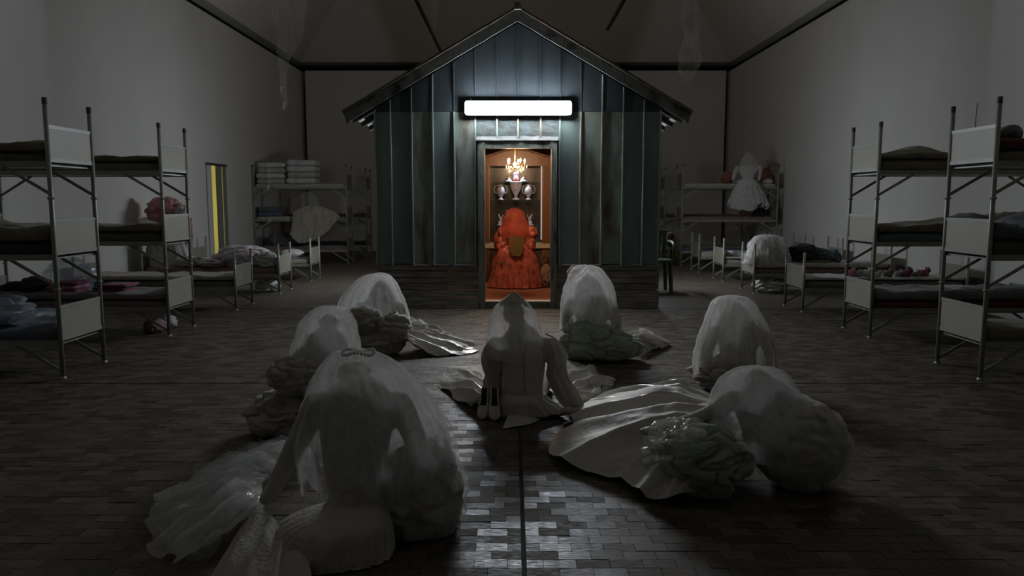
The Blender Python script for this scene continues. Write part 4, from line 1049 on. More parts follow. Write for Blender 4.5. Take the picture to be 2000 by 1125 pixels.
MB().tube([(a.x, 14.82, Z0 + 0.15 + r_), (a.x + 0.19, 14.9, Z0 + 0.15 + r_)], r_, 18).build('roll', 'white_cloth', roll, True)
MB().lathe((0, 0, 0), [(0.02, 0), (0.021, 0.002)], 10)
sp = []
for i in range(40):
    tt = i / 39; an = tt * 5 * math.pi; rr = 0.012 + tt * 0.048
    sp.append((a.x - 0.003, 14.82 + rr * math.cos(an), Z0 + 0.15 + r_ + rr * math.sin(an)))
MB().tube(sp, 0.0035, 5).build('rolled_edge', 'cream', roll)
toys = [(1660, 'pink', 'small pink'), (1676, 'lilac', 'small lilac'), (1692, 'white_cloth', 'white'), (1712, 'cream', 'cream'), (1733, 'khaki', 'khaki'), (1754, 'lilac', 'larger lilac'), (1770, 'maroon', 'dark red'), (1788, 'rose', 'dusty rose'), (1804, 'magenta', 'magenta')]
for k, (px, m, w_) in enumerate(toys):
    zb = Z0 + 0.165; Y = 10.72 + 0.03 * (k % 3)
    s_ = 0.055 if k % 2 else 0.07
    x = at(px, 545, Y).x
    ty = thing('soft_toy', w_ + ' soft toy in the row on nearest low right bed', 'toy', (x, Y, zb), 'soft toys on nearest low right bed')
    bundle(ty, 'toy_body', (x, Y, zb + s_ * 0.7), (s_, s_, s_ * 0.85), m, 140 + k, 0.12, 3, zb)
    MB().ball((x + 0.6 * s_, Y - 0.02, zb + s_ * 1.35), s_ * 0.55, 12, 8).ball((x + 0.35 * s_, Y, zb + s_ * 1.85), s_ * 0.22, 8, 6).ball((x + 0.9 * s_, Y, zb + s_ * 1.8), s_ * 0.22, 8, 6).build('head', m, ty, True)
# head-end details of the near right bunk
br = thing('bolster', 'round pale bolster end on top tier of right near bunk', 'bolster', tuple(at(1962, 300, 6.8)))
a = at(1958, 285, 6.8)
MB().tube([(a.x - 0.03, 6.62, Z2 + 0.26), (a.x + 0.03, 6.95, Z2 + 0.26)], 0.078, 18).build('body', 'grey_blanket', br, True)
MB().lathe((a.x, 6.6, Z2 + 0.26), [(0.01, -0.001), (0.01, 0.0)], 8)
MB().ball((a.x - 0.03, 6.612, Z2 + 0.26), 0.045, 12, 8).build('end_cap', 'slate', br, True)
an = MB().tube([at(1909, 201, 7.0), at(1903, 262, 7.0)], 0.0035, 6).build('thin_rod', 'trim_dark'); tag(an, 'thin dark rod standing above top panel of right near bunk', 'rod')
# gown hanging on the back right bunk
g2 = thing('hanging_gown', 'white gown with long sleeves hanging over the back right bunk', 'gown', tuple(at(1462, 398, 18.3)))
GY = 18.28
loft(g2, 'hood', [(1457, 1466, 297, GY, 0.6), (1452, 1471, 306, GY, 0.5), (1446, 1478, 318, GY, 0.4), (1440, 1484, 329, GY, 0.35)], 'tulle', 60, 16, 0.25, 5.5, hem=0.08)
loft(g2, 'bodice', [(1441, 1483, 324, GY, 0.35), (1444, 1479, 334, GY, 0.35), (1449, 1472, 346, GY, 0.4), (1449, 1472, 352, GY, 0.4)], 'lace', 60, 18, 0.06, 2.5)
for xs in (((1441, 326), (1435, 338), (1431, 352)), ((1483, 324), (1485, 338), (1482, 353))):
    MB().tube([p for p in catmull([tuple(at(x, y, GY - 0.02)) for x, y in xs], 8)], [0.05, 0.055, 0.055, 0.05, 0.045, 0.04, 0.036, 0.034], 10).build('sleeve', 'lace', g2, True)
loft(g2, 'skirt', [(1447, 1474, 350, GY, 0.4), (1442, 1478, 357, GY, 0.4), (1436, 1485, 368, GY, 0.35), (1429, 1492, 386, GY, 0.3), (1425, 1497, 401, GY, 0.28)], 'white_cloth', 140, 24, 0.42, 7.7, True, 0.02, 3.6, 0.12)
heap('coral_cloth', 1406, 1432, 334, 362, 18.75, 0.18, 'coral', 'coral cloth heap left of the gown on back right bunk', 'cloth', 151, 0.25, 4, zmin=T2)
heap('coral_cloth', 1484, 1508, 328, 352, 18.78, 0.16, 'coral', 'coral red cloth heap right of the gown on back right bunk', 'cloth', 152, 0.25, 4, zmin=T2)
heap('white_cloth_heap', 1488, 1510, 349, 363, 18.55, 0.12, 'white_cloth', 'pale cloth heap at right end below coral cloth, back right bunk', 'cloth', 153, 0.25, 4, zmin=T2)
heap('brown_toy', 1445, 1470, 400, 424, 18.75, 0.15, 'brown_cloth', 'brown toy heap on middle tier below the hanging gown', 'toy', 154, 0.25, 4, zmin=T1)
heap('brown_toy', 1470, 1498, 405, 424, 18.8, 0.15, 'black_cloth', 'black toy heap on middle tier below the hanging gown', 'toy', 155, 0.25, 4, zmin=T1)
heap('teal_garment', 1338, 1362, 482, 500, 18.7, 0.16, 'teal', 'teal garment on lowest tier at foot of back right bunk', 'garment', 156, 0.25, 4, zmin=T0)

# green plastic chair right of the shack
gc = thing('plastic_chair', 'dark green plastic armchair standing just right of the shack', 'chair', (2.42, 13.0, 0))
CHX, CHY = 2.42, 13.0
for sx in (-0.24, 0.24):
    for sy in (-0.24, 0.24):
        MB().tube([(CHX + sx * 1.05, CHY + sy * 1.05, 0.0), (CHX + sx * 0.95, CHY + sy * 0.9, 0.53)], [0.032, 0.038], 8).build('leg', 'chair_green', gc)
MB().box(CHX - 0.27, CHX + 0.27, CHY - 0.28, CHY + 0.26, 0.52, 0.56).build('seat', 'chair_green', gc)
for sx in (-0.27, 0.27):
    MB().tube([p for p in catmull([(CHX + sx, CHY - 0.24, 0.54), (CHX + sx * 1.06, CHY - 0.27, 0.74), (CHX + sx * 1.04, CHY - 0.16, 0.84), (CHX + sx * 1.02, CHY + 0.1, 0.85), (CHX + sx * 0.95, CHY + 0.26, 0.86)], 14)], 0.03, 8).build('armrest', 'chair_green', gc, True)
for k in range(5):
    x = CHX - 0.21 + 0.105 * k
    MB().box(x - 0.03, x + 0.03, CHY + 0.25, CHY + 0.27, 0.56, 0.97).build('back_slat', 'chair_green', gc)
MB().box(CHX - 0.27, CHX + 0.27, CHY + 0.24, CHY + 0.28, 0.95, 1.04).build('top_rail', 'chair_green', gc)
sh = thing('shawl', 'pink and white shawl hanging from side of green plastic chair', 'shawl', (2.78, 13.15, 0.3))
loft(sh, 'cloth', [(1304, 1314, 455, 13.2, 0.9), (1303, 1319, 470, 13.2, 0.7), (1306, 1323, 488, 13.2, 0.6), (1308, 1325, 503, 13.2, 0.5), (1307, 1328, 516, 13.2, 0.5)], 'brown_cloth', 50, 20, 0.25, 6.1, True, 0.02, 3.0, 0.04)
MB().tube([p for p in catmull([tuple(at(x, y, 13.1)) for x, y in ((1308, 485), (1314, 487), (1322, 488))], 8)], 0.02, 8).build('ribbon', 'rose', sh, True)
# ================================================================== THE VEILED PEOPLE ON THE FLOOR
def person(label, px, py):
    return thing('person', label, 'person', tuple(fl(px, py)), 'veiled people kneeling on the floor')
def A(px, py, Y): return at(px, py, Y)
def layers(p, rings, m1, m2, **k):
    loft(p, 'veil', rings, m1, **k)
    k2 = dict(k); k2['seed'] = k.get('seed', 0) + 3.7; k2['grow'] = 0.955; k2['folds'] = k.get('folds', 0.1) * 0.8
    n_ = max(3, len(rings) - 1)
    loft(p, 'under_veil', [(a, b, c + 4, d, e) for a, b, c, d, e in rings[:n_]], m2, **k2)

# ---- 1: nearest, left of the middle
p = person('person in pale gown kneeling nearest camera, long tulle train trailing left', 650, 1090)
body(p, 'body', [
    ([(A(640, 1060, 3.28), 0.15), (A(690, 990, 3.32), 0.115), (A(692, 930, 3.38), 0.135), (A(695, 850, 3.45), 0.165), (A(698, 790, 3.52), 0.18), (A(698, 760, 3.58), 0.13), (A(695, 735, 3.64), 0.06), (A(692, 728, 3.72), 0.085), (A(690, 722, 3.78), 0.08)], 0.66),
    ([(A(620, 790, 3.52), 0.065), (A(588, 850, 3.50), 0.056), (A(560, 905, 3.46), 0.048), (A(535, 950, 3.38), 0.038), (A(518, 975, 3.33), 0.030)], None),
    ([(A(780, 790, 3.54), 0.065), (A(808, 850, 3.52), 0.056), (A(825, 905, 3.46), 0.05), (A(840, 950, 3.42), 0.04)], None),
    ([(A(620, 1075, 3.3), 0.11), (A(625, 1075, 3.5), 0.10), (A(640, 1040, 3.7), 0.08)], None),
    ([(A(690, 1075, 3.3), 0.11), (A(700, 1075, 3.5), 0.10), (A(720, 1040, 3.7), 0.08)], None)], 'gown', 0.015)
layers(p, [(676, 704, 681, 3.68, 0.9), (648, 738, 690, 3.66, 0.85), (624, 782, 716, 3.62, 0.8), (606, 822, 752, 3.58, 0.75), (594, 850, 792, 3.55, 0.72), (582, 876, 838, 3.52, 0.7), (580, 886, 880, 3.50, 0.66), (590, 880, 915, 3.48, 0.62)], 'tulle', 'tulle_thin', folds=0.18, seed=1.1, hem=0.16, n=140)
cr_ = MB()
for k in range(26):
    an = math.pi * 2 * k / 26; c = A(700, 688, 3.62)
    cr_.ball((c.x + 0.075 * math.cos(an), c.y + 0.06 * math.sin(an), c.z + 0.008 * math.sin(3 * an)), 0.009, 6, 5)
cr_.build('bead_circlet', 'pearl', p, True)
loft(p, 'peplum', [(646, 742, 982, 3.30, 0.75), (632, 748, 990, 3.29, 0.8), (560, 760, 1015, 3.26, 0.8), (522, 766, 1050, 3.24, 0.72), (506, 764, 1085, 3.21, 0.62), (505, 752, 1110, 3.19, 0.55)], 'gown', 200, 44, 0.13, 3.2, True, 0.006, 7.5, 0.0)
drape(p, 'gown_panel', [A(505, 985, 3.42), A(530, 1010, 3.3), A(560, 1040, 3.2), A(600, 1075, 3.12)], [fl(400, 1140), fl(440, 1190), fl(520, 1220), fl(620, 1200)], 'gown', 60, 40, 0.03, 3.0, 4.1, 1.0, 0.008)
tr_t = [A(520, 985, 3.36), A(510, 960, 3.50), A(530, 930, 3.66), A(575, 900, 3.80), A(610, 880, 3.9)]
for i, m_ in enumerate(('tulle_dense', 'tulle', 'film')):
    drape(p, 'tulle_train', tr_t, [fl(360 + 20 * i, 1105), fl(300 + 15 * i, 1060), fl(308 + 15 * i, 985), fl(395, 935), fl(500, 885 - 6 * i)], m_, 130, 60, 0.085 + 0.03 * i, 8.0, 7.0 + 2.3 * i, 1.3, 0.035, 0.10)
bundle(p, 'tulle_skirt', A(818, 965, 3.50), (0.215, 0.21, 0.235), 'gauze', 3.3, 0.20, 6)
bundle(p, 'tulle_shell', A(818, 963, 3.50), (0.235, 0.23, 0.25), 'tulle', 4.9, 0.16, 5)
bundle(p, 'tulle_skirt', A(760, 960, 3.62), (0.17, 0.16, 0.20), 'gauze', 8.8, 0.2, 5)
bundle(p, 'plastic_wrap', A(845, 890, 3.60), (0.11, 0.12, 0.10), 'film', 12.3, 0.34, 5, freq=3.6)

# ---- 2: middle of the floor, in front of the door
p = person('person in laced corset kneeling in front of the shack door, satin skirt spread', 1015, 800)
Yc = 5.45
body(p, 'body', [
    ([(A(1020, 795, Yc), 0.16), (A(1020, 765, Yc), 0.135), (A(1020, 735, Yc + 0.03), 0.14), (A(1020, 700, Yc + 0.07), 0.16), (A(1018, 670, Yc + 0.12), 0.165), (A(1015, 648, Yc + 0.17), 0.12), (A(1010, 630, Yc + 0.2), 0.06), (A(1004, 615, Yc + 0.24), 0.085), (A(1003, 600, Yc + 0.26), 0.08)], 0.68),
    ([(A(968, 672, Yc + 0.1), 0.06), (A(955, 700, Yc + 0.08), 0.062), (A(962, 735, Yc + 0.08), 0.05), (A(972, 765, Yc + 0.2), 0.035), (A(985, 780, Yc + 0.3), 0.03)], None),
    ([(A(1068, 672, Yc + 0.1), 0.06), (A(1084, 700, Yc + 0.05), 0.062), (A(1092, 740, Yc), 0.05), (A(1112, 775, Yc - 0.03), 0.042), (A(1135, 795, Yc - 0.04), 0.03)], None),
    ([(A(1000, 805, Yc), 0.12), (fl(1000, 770, 0.1), 0.11), (fl(985, 740, 0.09), 0.09)], None),
    ([(A(1040, 805, Yc), 0.12), (fl(1040, 770, 0.1), 0.11), (fl(1060, 740, 0.09), 0.09)], None)], 'gown', 0.014)
layers(p, [(1000, 1007, 575, Yc + 0.24, 0.9), (984, 1022, 585, Yc + 0.23, 0.9), (966, 1038, 600, Yc + 0.2, 0.85), (957, 1051, 625, Yc + 0.15, 0.8), (951, 1063, 655, Yc + 0.1, 0.75), (948, 1072, 680, Yc + 0.07, 0.7), (948, 1076, 694, Yc + 0.06, 0.68)], 'tulle', 'tulle_thin', folds=0.09, seed=2.2, hem=0.03)
loft(p, 'cap', [(1001, 1006, 571, Yc + 0.24, 0.9), (992, 1015, 577, Yc + 0.235, 0.9), (979, 1028, 588, Yc + 0.22, 0.9), (974, 1034, 594, Yc + 0.215, 0.92)], 'gauze', 48, 14, 0.05, 2.9)
loft(p, 'corset', [(972, 1068, 690, Yc + 0.07, 0.66), (977, 1066, 705, Yc + 0.06, 0.66), (981, 1063, 730, Yc + 0.03, 0.66), (983, 1060, 755, Yc, 0.68), (980, 1062, 772, Yc, 0.70)], 'gown', 96, 24, 0.015, 5.1, False, 0.004)
for k in range(15):
    a_ = A(1022 + 0.2 * k, 690 + 5.4 * k, Yc - 0.135)
    MB().ball((a_.x, Yc - 0.128 + 0.06 * (1 - k / 14) ** 2, a_.z), 0.006, 6, 5).build('lace_button', 'trim_dark', p)
loft(p, 'puff_sleeve', [(956, 974, 664, Yc + 0.08, 0.9), (946, 988, 676, Yc + 0.08, 0.9), (943, 988, 700, Yc + 0.07, 0.9), (948, 982, 722, Yc + 0.07, 0.9), (950, 978, 732, Yc + 0.07, 0.9)], 'gown', 60, 24, 0.16, 6.6)
loft(p, 'puff_sleeve', [(1066, 1082, 660, Yc + 0.06, 0.9), (1060, 1096, 672, Yc + 0.05, 0.9), (1062, 1106, 692, Yc + 0.04, 0.9), (1068, 1106, 708, Yc + 0.03, 0.9), (1074, 1104, 714, Yc + 0.03, 0.9)], 'gown', 60, 24, 0.16, 7.6)
loft(p, 'long_sleeve', [(1070, 1104, 708, Yc + 0.02, 0.8), (1070, 1108, 730, Yc, 0.8), (1076, 1120, 752, Yc - 0.02, 0.8), (1088, 1134, 775, Yc - 0.03, 0.8), (1105, 1142, 792, Yc - 0.05, 0.8)], 'gauze', 60, 30, 0.12, 8.6)
loft(p, 'long_sleeve', [(950, 980, 728, Yc + 0.06, 0.8), (946, 984, 748, Yc + 0.06, 0.8), (944, 986, 768, Yc + 0.08, 0.8), (942, 984, 785, Yc + 0.1, 0.8)], 'gauze', 60, 24, 0.14, 9.6)
loft(p, 'peplum', [(984, 1062, 765, Yc - 0.01, 0.72), (978, 1072, 776, Yc - 0.02, 0.78), (968, 1086, 786, Yc - 0.03, 0.62), (962, 1100, 797, Yc - 0.04, 0.50), (962, 1104, 803, Yc - 0.05, 0.46)], 'gown', 140, 34, 0.2, 10.1, True, 0.008, 4.0, 0.03)
drape(p, 'satin_skirt', [A(960, 750, 5.72), A(950, 760, 5.6), A(945, 775, 5.45), A(950, 790, 5.35)], [fl(950, 716), fl(880, 722), fl(862, 752), fl(893, 783), fl(936, 800)], 'satin', 110, 60, 0.07, 5.0, 2.7, 1.2, 0.02, 0.04)
drape(p, 'satin_skirt', [A(1120, 790, 5.35), A(1112, 770, 5.5), A(1100, 750, 5.7), A(1085, 735, 5.85)], [fl(1145, 795), fl(1170, 775), fl(1172, 735), fl(1150, 716), fl(1100, 708)], 'satin', 110, 60, 0.08, 5.0, 5.7, 1.1, 0.02, 0.02)
drape(p, 'satin_corner', [A(1150, 750, 5.95), A(1160, 738, 6.1)], [fl(1195, 757), fl(1206, 742)], 'satin', 40, 24, 0.03, 2.0, 9.7, 0.9, 0.012, 0.02)
drape(p, 'hem_cloth', [fl(1000, 795, 0.05), fl(1040, 790, 0.05), fl(1085, 785, 0.05)], [fl(980, 840), fl(1042, 828), fl(1098, 800)], 'gown', 60, 26, 0.012, 3.0, 3.9, 0.8, 0.004, 0.01)
bs = MB()
for k in range(22):
    t_ = k / 21; q = catmull([tuple(A(1066, 652, Yc - 0.02)), tuple(A(1085, 662, Yc - 0.02)), tuple(A(1100, 680, Yc - 0.03)), tuple(A(1108, 698, Yc - 0.03))], 22)[k]
    bs.ball(q, 0.0075, 6, 5)
bs.build('bead_string', 'pearl', p, True)
# shoes and flowers beside person 2
def shoe(px, py, rz, label):
    c = fl(px, py); t = thing('shoe', label, 'shoe', tuple(c), 'pair of pale shoes behind the middle person')
    tl = 0.80
    def loc(x, y, z):
        y2 = (y + 0.13) * math.cos(tl) - z * math.sin(tl); z2 = (y + 0.13) * math.sin(tl) + z * math.cos(tl)
        ca, sa = math.cos(rz), math.sin(rz); return (c.x + x * ca - y2 * sa, c.y + x * sa + y2 * ca, max(0.002, c.z + z2))
    # toe towards the camera (-y)
    st = [(-0.13, 0.004, 0.012), (-0.115, 0.032, 0.024), (-0.08, 0.043, 0.036), (-0.03, 0.040, 0.050), (0.03, 0.034, 0.060), (0.08, 0.034, 0.068), (0.105, 0.026, 0.070)]
    st = catmull(st, 18); n = 14; vs = []; fs = []
    for y, w_, h in st:
        lift = 0.0 if y < 0.0 else 0.035 * min(1, y / 0.06)
        for k in range(n):
            an = math.pi * k / (n - 1); vs.append(loc(w_ * math.cos(an), y, lift + 0.010 + h * (max(0.0, math.sin(an)) ** 0.6) * (1.0 if y < -0.02 else 0.92)))
    for i in range(len(st) - 1):
        for k in range(n - 1):
            if st[i][0] > -0.045 and 4 <= k <= 8: continue
            fs.append((i * n + k, i * n + k + 1, (i + 1) * n + k + 1, (i + 1) * n + k))
    MB().add(vs, fs).build('upper', 'shoe_white', t, True)
    vs = []; fs = []
    for y, w_, h in st:
        lift = 0.0 if y < 0.0 else 0.035 * min(1, y / 0.06)
        vs += [loc(-w_ * 1.06, y, lift), loc(w_ * 1.06, y, lift), loc(w_ * 1.06, y, lift + 0.011), loc(-w_ * 1.06, y, lift + 0.011)]
    for i in range(len(st) - 1):
        for k in range(4): fs.append((i * 4 + k, i * 4 + (k + 1) % 4, (i + 1) * 4 + (k + 1) % 4, (i + 1) * 4 + k))
    fs += [(3, 2, 1, 0), tuple((len(st) - 1) * 4 + k for k in range(4))]
    MB().add(vs, fs).build('sole', 'shoe_dark', t)
    vs = [loc(x, y, z) for x, y, z in ((-0.026, 0.05, 0.0), (0.026, 0.05, 0.0), (0.024, 0.10, 0.0), (-0.024, 0.10, 0.0), (-0.03, 0.045, 0.036), (0.03, 0.045, 0.036), (0.027, 0.104, 0.036), (-0.027, 0.104, 0.036))]
    MB().add(vs, [(0, 3, 2, 1), (4, 5, 6, 7), (0, 1, 5, 4), (1, 2, 6, 5), (2, 3, 7, 6), (3, 0, 4, 7)]).build('heel', 'shoe_dark', t)
    vs = [loc(w_ * q * 0.86, y, 0.016 + (0.035 * min(1, y / 0.06) if y > 0 else 0)) for y, w_, h in st[6:] for q in (-1, 1)]
    MB().add(vs, [(2 * i, 2 * i + 1, 2 * i + 3, 2 * i + 2) for i in range(len(st) - 7)]).build('insole', 'shoe_dark', t)
shoe(941, 821, -0.28, 'pale shoe left of the pair beside middle person')
shoe(966, 823, 0.05, 'pale shoe right of the pair beside middle person')
fw = thing('flower_spray', 'small spray of glittering flowers at the middle person\'s right hand', 'flowers', tuple(fl(1150, 798)))
mbf = MB(); random.seed(21)
for k in range(16):
    c_ = fl(1142 + 22 * random.random(), 796 + 6 * random.random(), 0.012 + 0.05 * random.random()); mbf.ball(c_, 0.009 + 0.007 * random.random(), 7, 5)
mbf.build('blossoms', 'pearl', fw, True)
MB().tube([fl(1140, 800, 0.012), fl(1160, 800, 0.014), fl(1178, 806, 0.008)], 0.004, 6).build('stem', 'sage', fw)
MB().tube([p_ for p_ in catmull([tuple(fl(1092, 806, 0.03)), tuple(fl(1115, 803, 0.06)), tuple(fl(1150, 808, 0.05)), tuple(fl(1175, 815, 0.02))], 14)], 0.028, 12).build('wrap', 'gauze', fw, True)
bn = MB().tube([fl(1100, 828, 0.012), fl(1128, 818, 0.03)], [0.006, 0.009], 8).build('candle', 'satin'); tag(bn, 'thin white taper lying on floor left of the spread satin', 'candle')

# ---- 3: left, behind the nearest person
p = person('person under sheer veil on left, directly behind the nearest person', 600, 830)
Y3 = 5.15
body(p, 'body', [([(A(610, 810, Y3), 0.17), (A(625, 760, Y3), 0.14), (A(635, 700, Y3 + 0.05), 0.165), (A(640, 660, Y3 + 0.1), 0.13), (A(642, 640, Y3 + 0.14), 0.06), (A(643, 628, Y3 + 0.18), 0.085)], 0.7),
    ([(A(590, 690, Y3), 0.05), (A(575, 720, Y3 - 0.05), 0.05), (A(570, 760, Y3 - 0.1), 0.04)], None), ([(A(690, 690, Y3), 0.05), (A(700, 720, Y3), 0.05), (A(690, 770, Y3), 0.04)], None)], 'gown', 0.016)
layers(p, [(632, 656, 597, Y3 + 0.14, 0.9), (612, 676, 604, Y3 + 0.12, 0.88), (592, 690, 624, Y3 + 0.09, 0.85), (578, 698, 655, Y3 + 0.05, 0.8), (568, 703, 690, Y3 + 0.02, 0.78), (562, 706, 725, Y3, 0.75), (560, 708, 750, Y3, 0.75)], 'tulle', 'tulle', folds=0.15, seed=3.4, hem=0.06)
for c_, r_, sd in (((572, 735, 4.95), (0.17, 0.15, 0.13), 21.0), ((625, 745, 5.05), (0.16, 0.15, 0.14), 22.0), ((545, 728, 4.98), (0.08, 0.09, 0.06), 25.0)):
    bundle(p, 'tulle_skirt', A(*c_), r_, 'gauze', sd, 0.24, 5)
bundle(p, 'lower_skirt', (fl(560, 830).x + 0.02, 5.02, 0.12), (0.24, 0.20, 0.16), 'gauze', 23.0, 0.2, 5)
bundle(p, 'lower_skirt', (fl(640, 830).x, 5.08, 0.13), (0.20, 0.2, 0.16), 'gauze', 24.0, 0.2, 5)
bundle(p, 'plastic_wrap', A(555, 712, 4.93), (0.09, 0.07, 0.035), 'film', 27.0, 0.3, 4, freq=3.2)

# ---- 4: left back, near the shack
p = person('person under sheer veil left of the doorway, white train trailing right', 745, 685)
Y4 = 7.8
body(p, 'body', [([(A(740, 670, Y4), 0.18), (A(742, 630, Y4), 0.15), (A(745, 595, Y4 + 0.05), 0.17), (A(745, 570, Y4 + 0.1), 0.12), (A(745, 556, Y4 + 0.14), 0.08)], 0.7),
    ([(A(705, 600, Y4), 0.06), (A(690, 625, Y4 - 0.05), 0.05), (A(700, 655, Y4 - 0.15), 0.04)], None), ([(A(780, 600, Y4), 0.06), (A(790, 630, Y4), 0.05), (A(795, 660, Y4 - 0.1), 0.04)], None)], 'gown', 0.02)
layers(p, [(732, 752, 533, Y4 + 0.1, 0.9), (708, 764, 540, Y4 + 0.09, 0.88), (686, 776, 558, Y4 + 0.06, 0.85), (666, 787, 585, Y4 + 0.02, 0.8), (658, 795, 615, Y4, 0.78), (660, 801, 640, Y4, 0.75), (664, 804, 655, Y4, 0.7)], 'tulle', 'tulle', folds=0.17, seed=4.4, hem=0.08)
for c_, r_, sd in (((705, 622, 7.6), (0.21, 0.17, 0.13), 31.0), ((765, 640, 7.65), (0.2, 0.17, 0.17), 32.0)):
    bundle(p, 'tulle_skirt', A(*c_), r_, 'gauze', sd, 0.22, 5)
bundle(p, 'lower_skirt', (fl(735, 682).x, 7.72, 0.13), (0.33, 0.24, 0.17), 'gauze', 33.0, 0.2, 5)
drape(p, 'satin_train', [A(790, 640, 7.85), A(790, 650, 7.7), A(780, 665, 7.55)], [fl(925, 678), fl(928, 690), fl(850, 698), ], 'satin', 90, 50, 0.06, 4.0, 6.3, 1.3, 0.02, 0.04)
drape(p, 'lace_train', [A(800, 625, 7.95), A(800, 640, 7.85), A(798, 655, 7.75)], [fl(870, 665), fl(920, 675), fl(905, 690)], 'lace', 80, 44, 0.09, 6.0, 8.3, 1.2, 0.04, 0.06)

# ---- 5: right of the doorway
p = person('person under folded veil right of the doorway, on a greenish tulle bundle', 1170, 700)
Y5 = 7.5
body(p, 'body', [([(A(1155, 670, Y5), 0.18), (A(1155, 630, Y5), 0.15), (A(1153, 590, Y5 + 0.04), 0.17), (A(1150, 560, Y5 + 0.08), 0.13), (A(1148, 545, Y5 + 0.12), 0.08)], 0.7),
    ([(A(1115, 595, Y5), 0.06), (A(1108, 620, Y5 - 0.08), 0.05), (A(1105, 645, Y5 - 0.15), 0.04)], None), ([(A(1192, 595, Y5), 0.06), (A(1202, 620, Y5 - 0.04), 0.06), (A(1205, 650, Y5 - 0.1), 0.045)], None)], 'gown', 0.02)
layers(p, [(1128, 1160, 518, Y5 + 0.08, 0.9), (1116, 1176, 526, Y5 + 0.07, 0.88), (1106, 1192, 548, Y5 + 0.04, 0.85), (1099, 1202, 575, Y5 + 0.02, 0.8), (1096, 1207, 605, Y5, 0.78), (1096, 1209, 632, Y5, 0.75), (1098, 1208, 648, Y5, 0.75)], 'tulle_dense', 'tulle', folds=0.16, seed=5.4, hem=0.05)
drape(p, 'veil_fold', [A(1158, 520, 7.45), A(1140, 517, 7.4), A(1118, 521, 7.38)], [A(1128, 552, 7.2), A(1112, 546, 7.16), A(1106, 530, 7.3)], 'tulle_dense', 40, 26, 0.02, 3.0, 2.1, 1.0, 0.01, 0.01)
bundle(p, 'tulle_skirt', (A(1150, 665, 7.32).x, 7.32, 0.20), (0.28, 0.21, 0.20), 'gauze_green', 41.0, 0.18, 5)
bundle(p, 'tulle_skirt', (A(1198, 680, 7.32).x, 7.34, 0.14), (0.28, 0.2, 0.15), 'gauze_green', 42.0, 0.2, 5)
bundle(p, 'tulle_skirt', (A(1125, 690, 7.32).x, 7.42, 0.12), (0.16, 0.2, 0.15), 'gauze', 43.0, 0.2, 5)
drape(p, 'satin_train', [A(1225, 650, 7.7), A(1235, 662, 7.6), A(1240, 672, 7.5)], [fl(1262, 650), fl(1306, 676), fl(1260, 688)], 'satin', 70, 40, 0.06, 4.0, 4.3, 0.8, 0.02, 0.04)
wand = thing('wand', 'slim white wand with a knob leaning on the greenish tulle bundle', 'wand', tuple(A(1106, 636, 7.15)))
MB().tube([A(1095, 645, 7.12), A(1114, 629, 7.18)], [0.006, 0.008], 8).build('shaft', 'satin', wand)
MB().ball(A(1116, 626, 7.18), 0.016, 8, 6).build('knob', 'pearl', wand, True)
MB().ball(A(1096, 644, 7.12), 0.011, 8, 6).build('tip', 'pearl', wand, True)

# ---- 6: right, behind the spread satin
p = person('person under long pleated veil on right, behind the big tulle balls', 1430, 750)
Y6 = 6.3
body(p, 'body', [([(A(1440, 740, Y6), 0.18), (A(1442, 700, Y6), 0.15), (A(1440, 650, Y6 + 0.04), 0.175), (A(1436, 615, Y6 + 0.08), 0.12), (A(1432, 600, Y6 + 0.12), 0.08)], 0.7),
    ([(A(1395, 650, Y6), 0.06), (A(1380, 690, Y6 - 0.05), 0.05), (A(1385, 730, Y6 - 0.12), 0.04)], None), ([(A(1490, 655, Y6 + 0.02), 0.065), (A(1505, 690, Y6), 0.055), (A(1500, 735, Y6 - 0.05), 0.04)], None)], 'gown', 0.018)
layers(p, [(1416, 1446, 577, Y6 + 0.08, 0.9), (1398, 1464, 584, Y6 + 0.07, 0.88), (1384, 1480, 604, Y6 + 0.05, 0.85), (1370, 1498, 640, Y6 + 0.02, 0.8), (1360, 1511, 675, Y6, 0.78), (1356, 1516, 705, Y6, 0.75), (1358, 1514, 722, Y6, 0.75)], 'tulle_dense', 'tulle', folds=0.18, seed=6.4, hem=0.06)
drape(p, 'satin_skirt', [A(1400, 720, 6.3), A(1390, 725, 6.2), A(1410, 735, 6.05)], [fl(1342, 722), fl(1362, 735), fl(1385, 768)], 'satin', 70, 36, 0.07, 4.0, 3.3, 1.0, 0.025, 0.05)
bundle(p, 'lower_skirt', (A(1425, 740, 6.15).x, 6.18, 0.12), (0.26, 0.2, 0.17), 'gauze', 52.0, 0.2, 5)

# ---- 7: right foreground with the big balls of tulle
p = person('person bent low at right front beside two huge tulle balls, satin spread left', 1420, 950)
Y7 = 4.15
body(p, 'body', [([(A(1520, 880, Y7), 0.18), (A(1500, 820, Y7 + 0.02), 0.16), (A(1488, 775, Y7 + 0.05), 0.17), (A(1480, 748, Y7 + 0.08), 0.10), (A(1476, 738, Y7 + 0.1), 0.08)], 0.75),
    ([(A(1430, 780, Y7), 0.055), (A(1385, 810, Y7 - 0.02), 0.05), (A(1330, 828, Y7 - 0.05), 0.04), (A(1290, 838, Y7 - 0.06), 0.030)], None), ([(A(1545, 790, Y7 + 0.02), 0.06), (A(1560, 830, Y7), 0.05), (A(1550, 880, Y7 - 0.1), 0.04)], None)], 'gown', 0.016)
layers(p, [(1462, 1506, 716, Y7 + 0.05, 0.9), (1434, 1530, 724, Y7 + 0.04, 0.88), (1410, 1550, 745, Y7 + 0.02, 0.85), (1394, 1564, 772, Y7, 0.8), (1384, 1576, 800, Y7 - 0.02, 0.78), (1380, 1590, 830, Y7 - 0.03, 0.78), (1392, 1592, 860, Y7 - 0.03, 0.78)], 'tulle', 'tulle', folds=0.12, seed=7.4, hem=0.16)
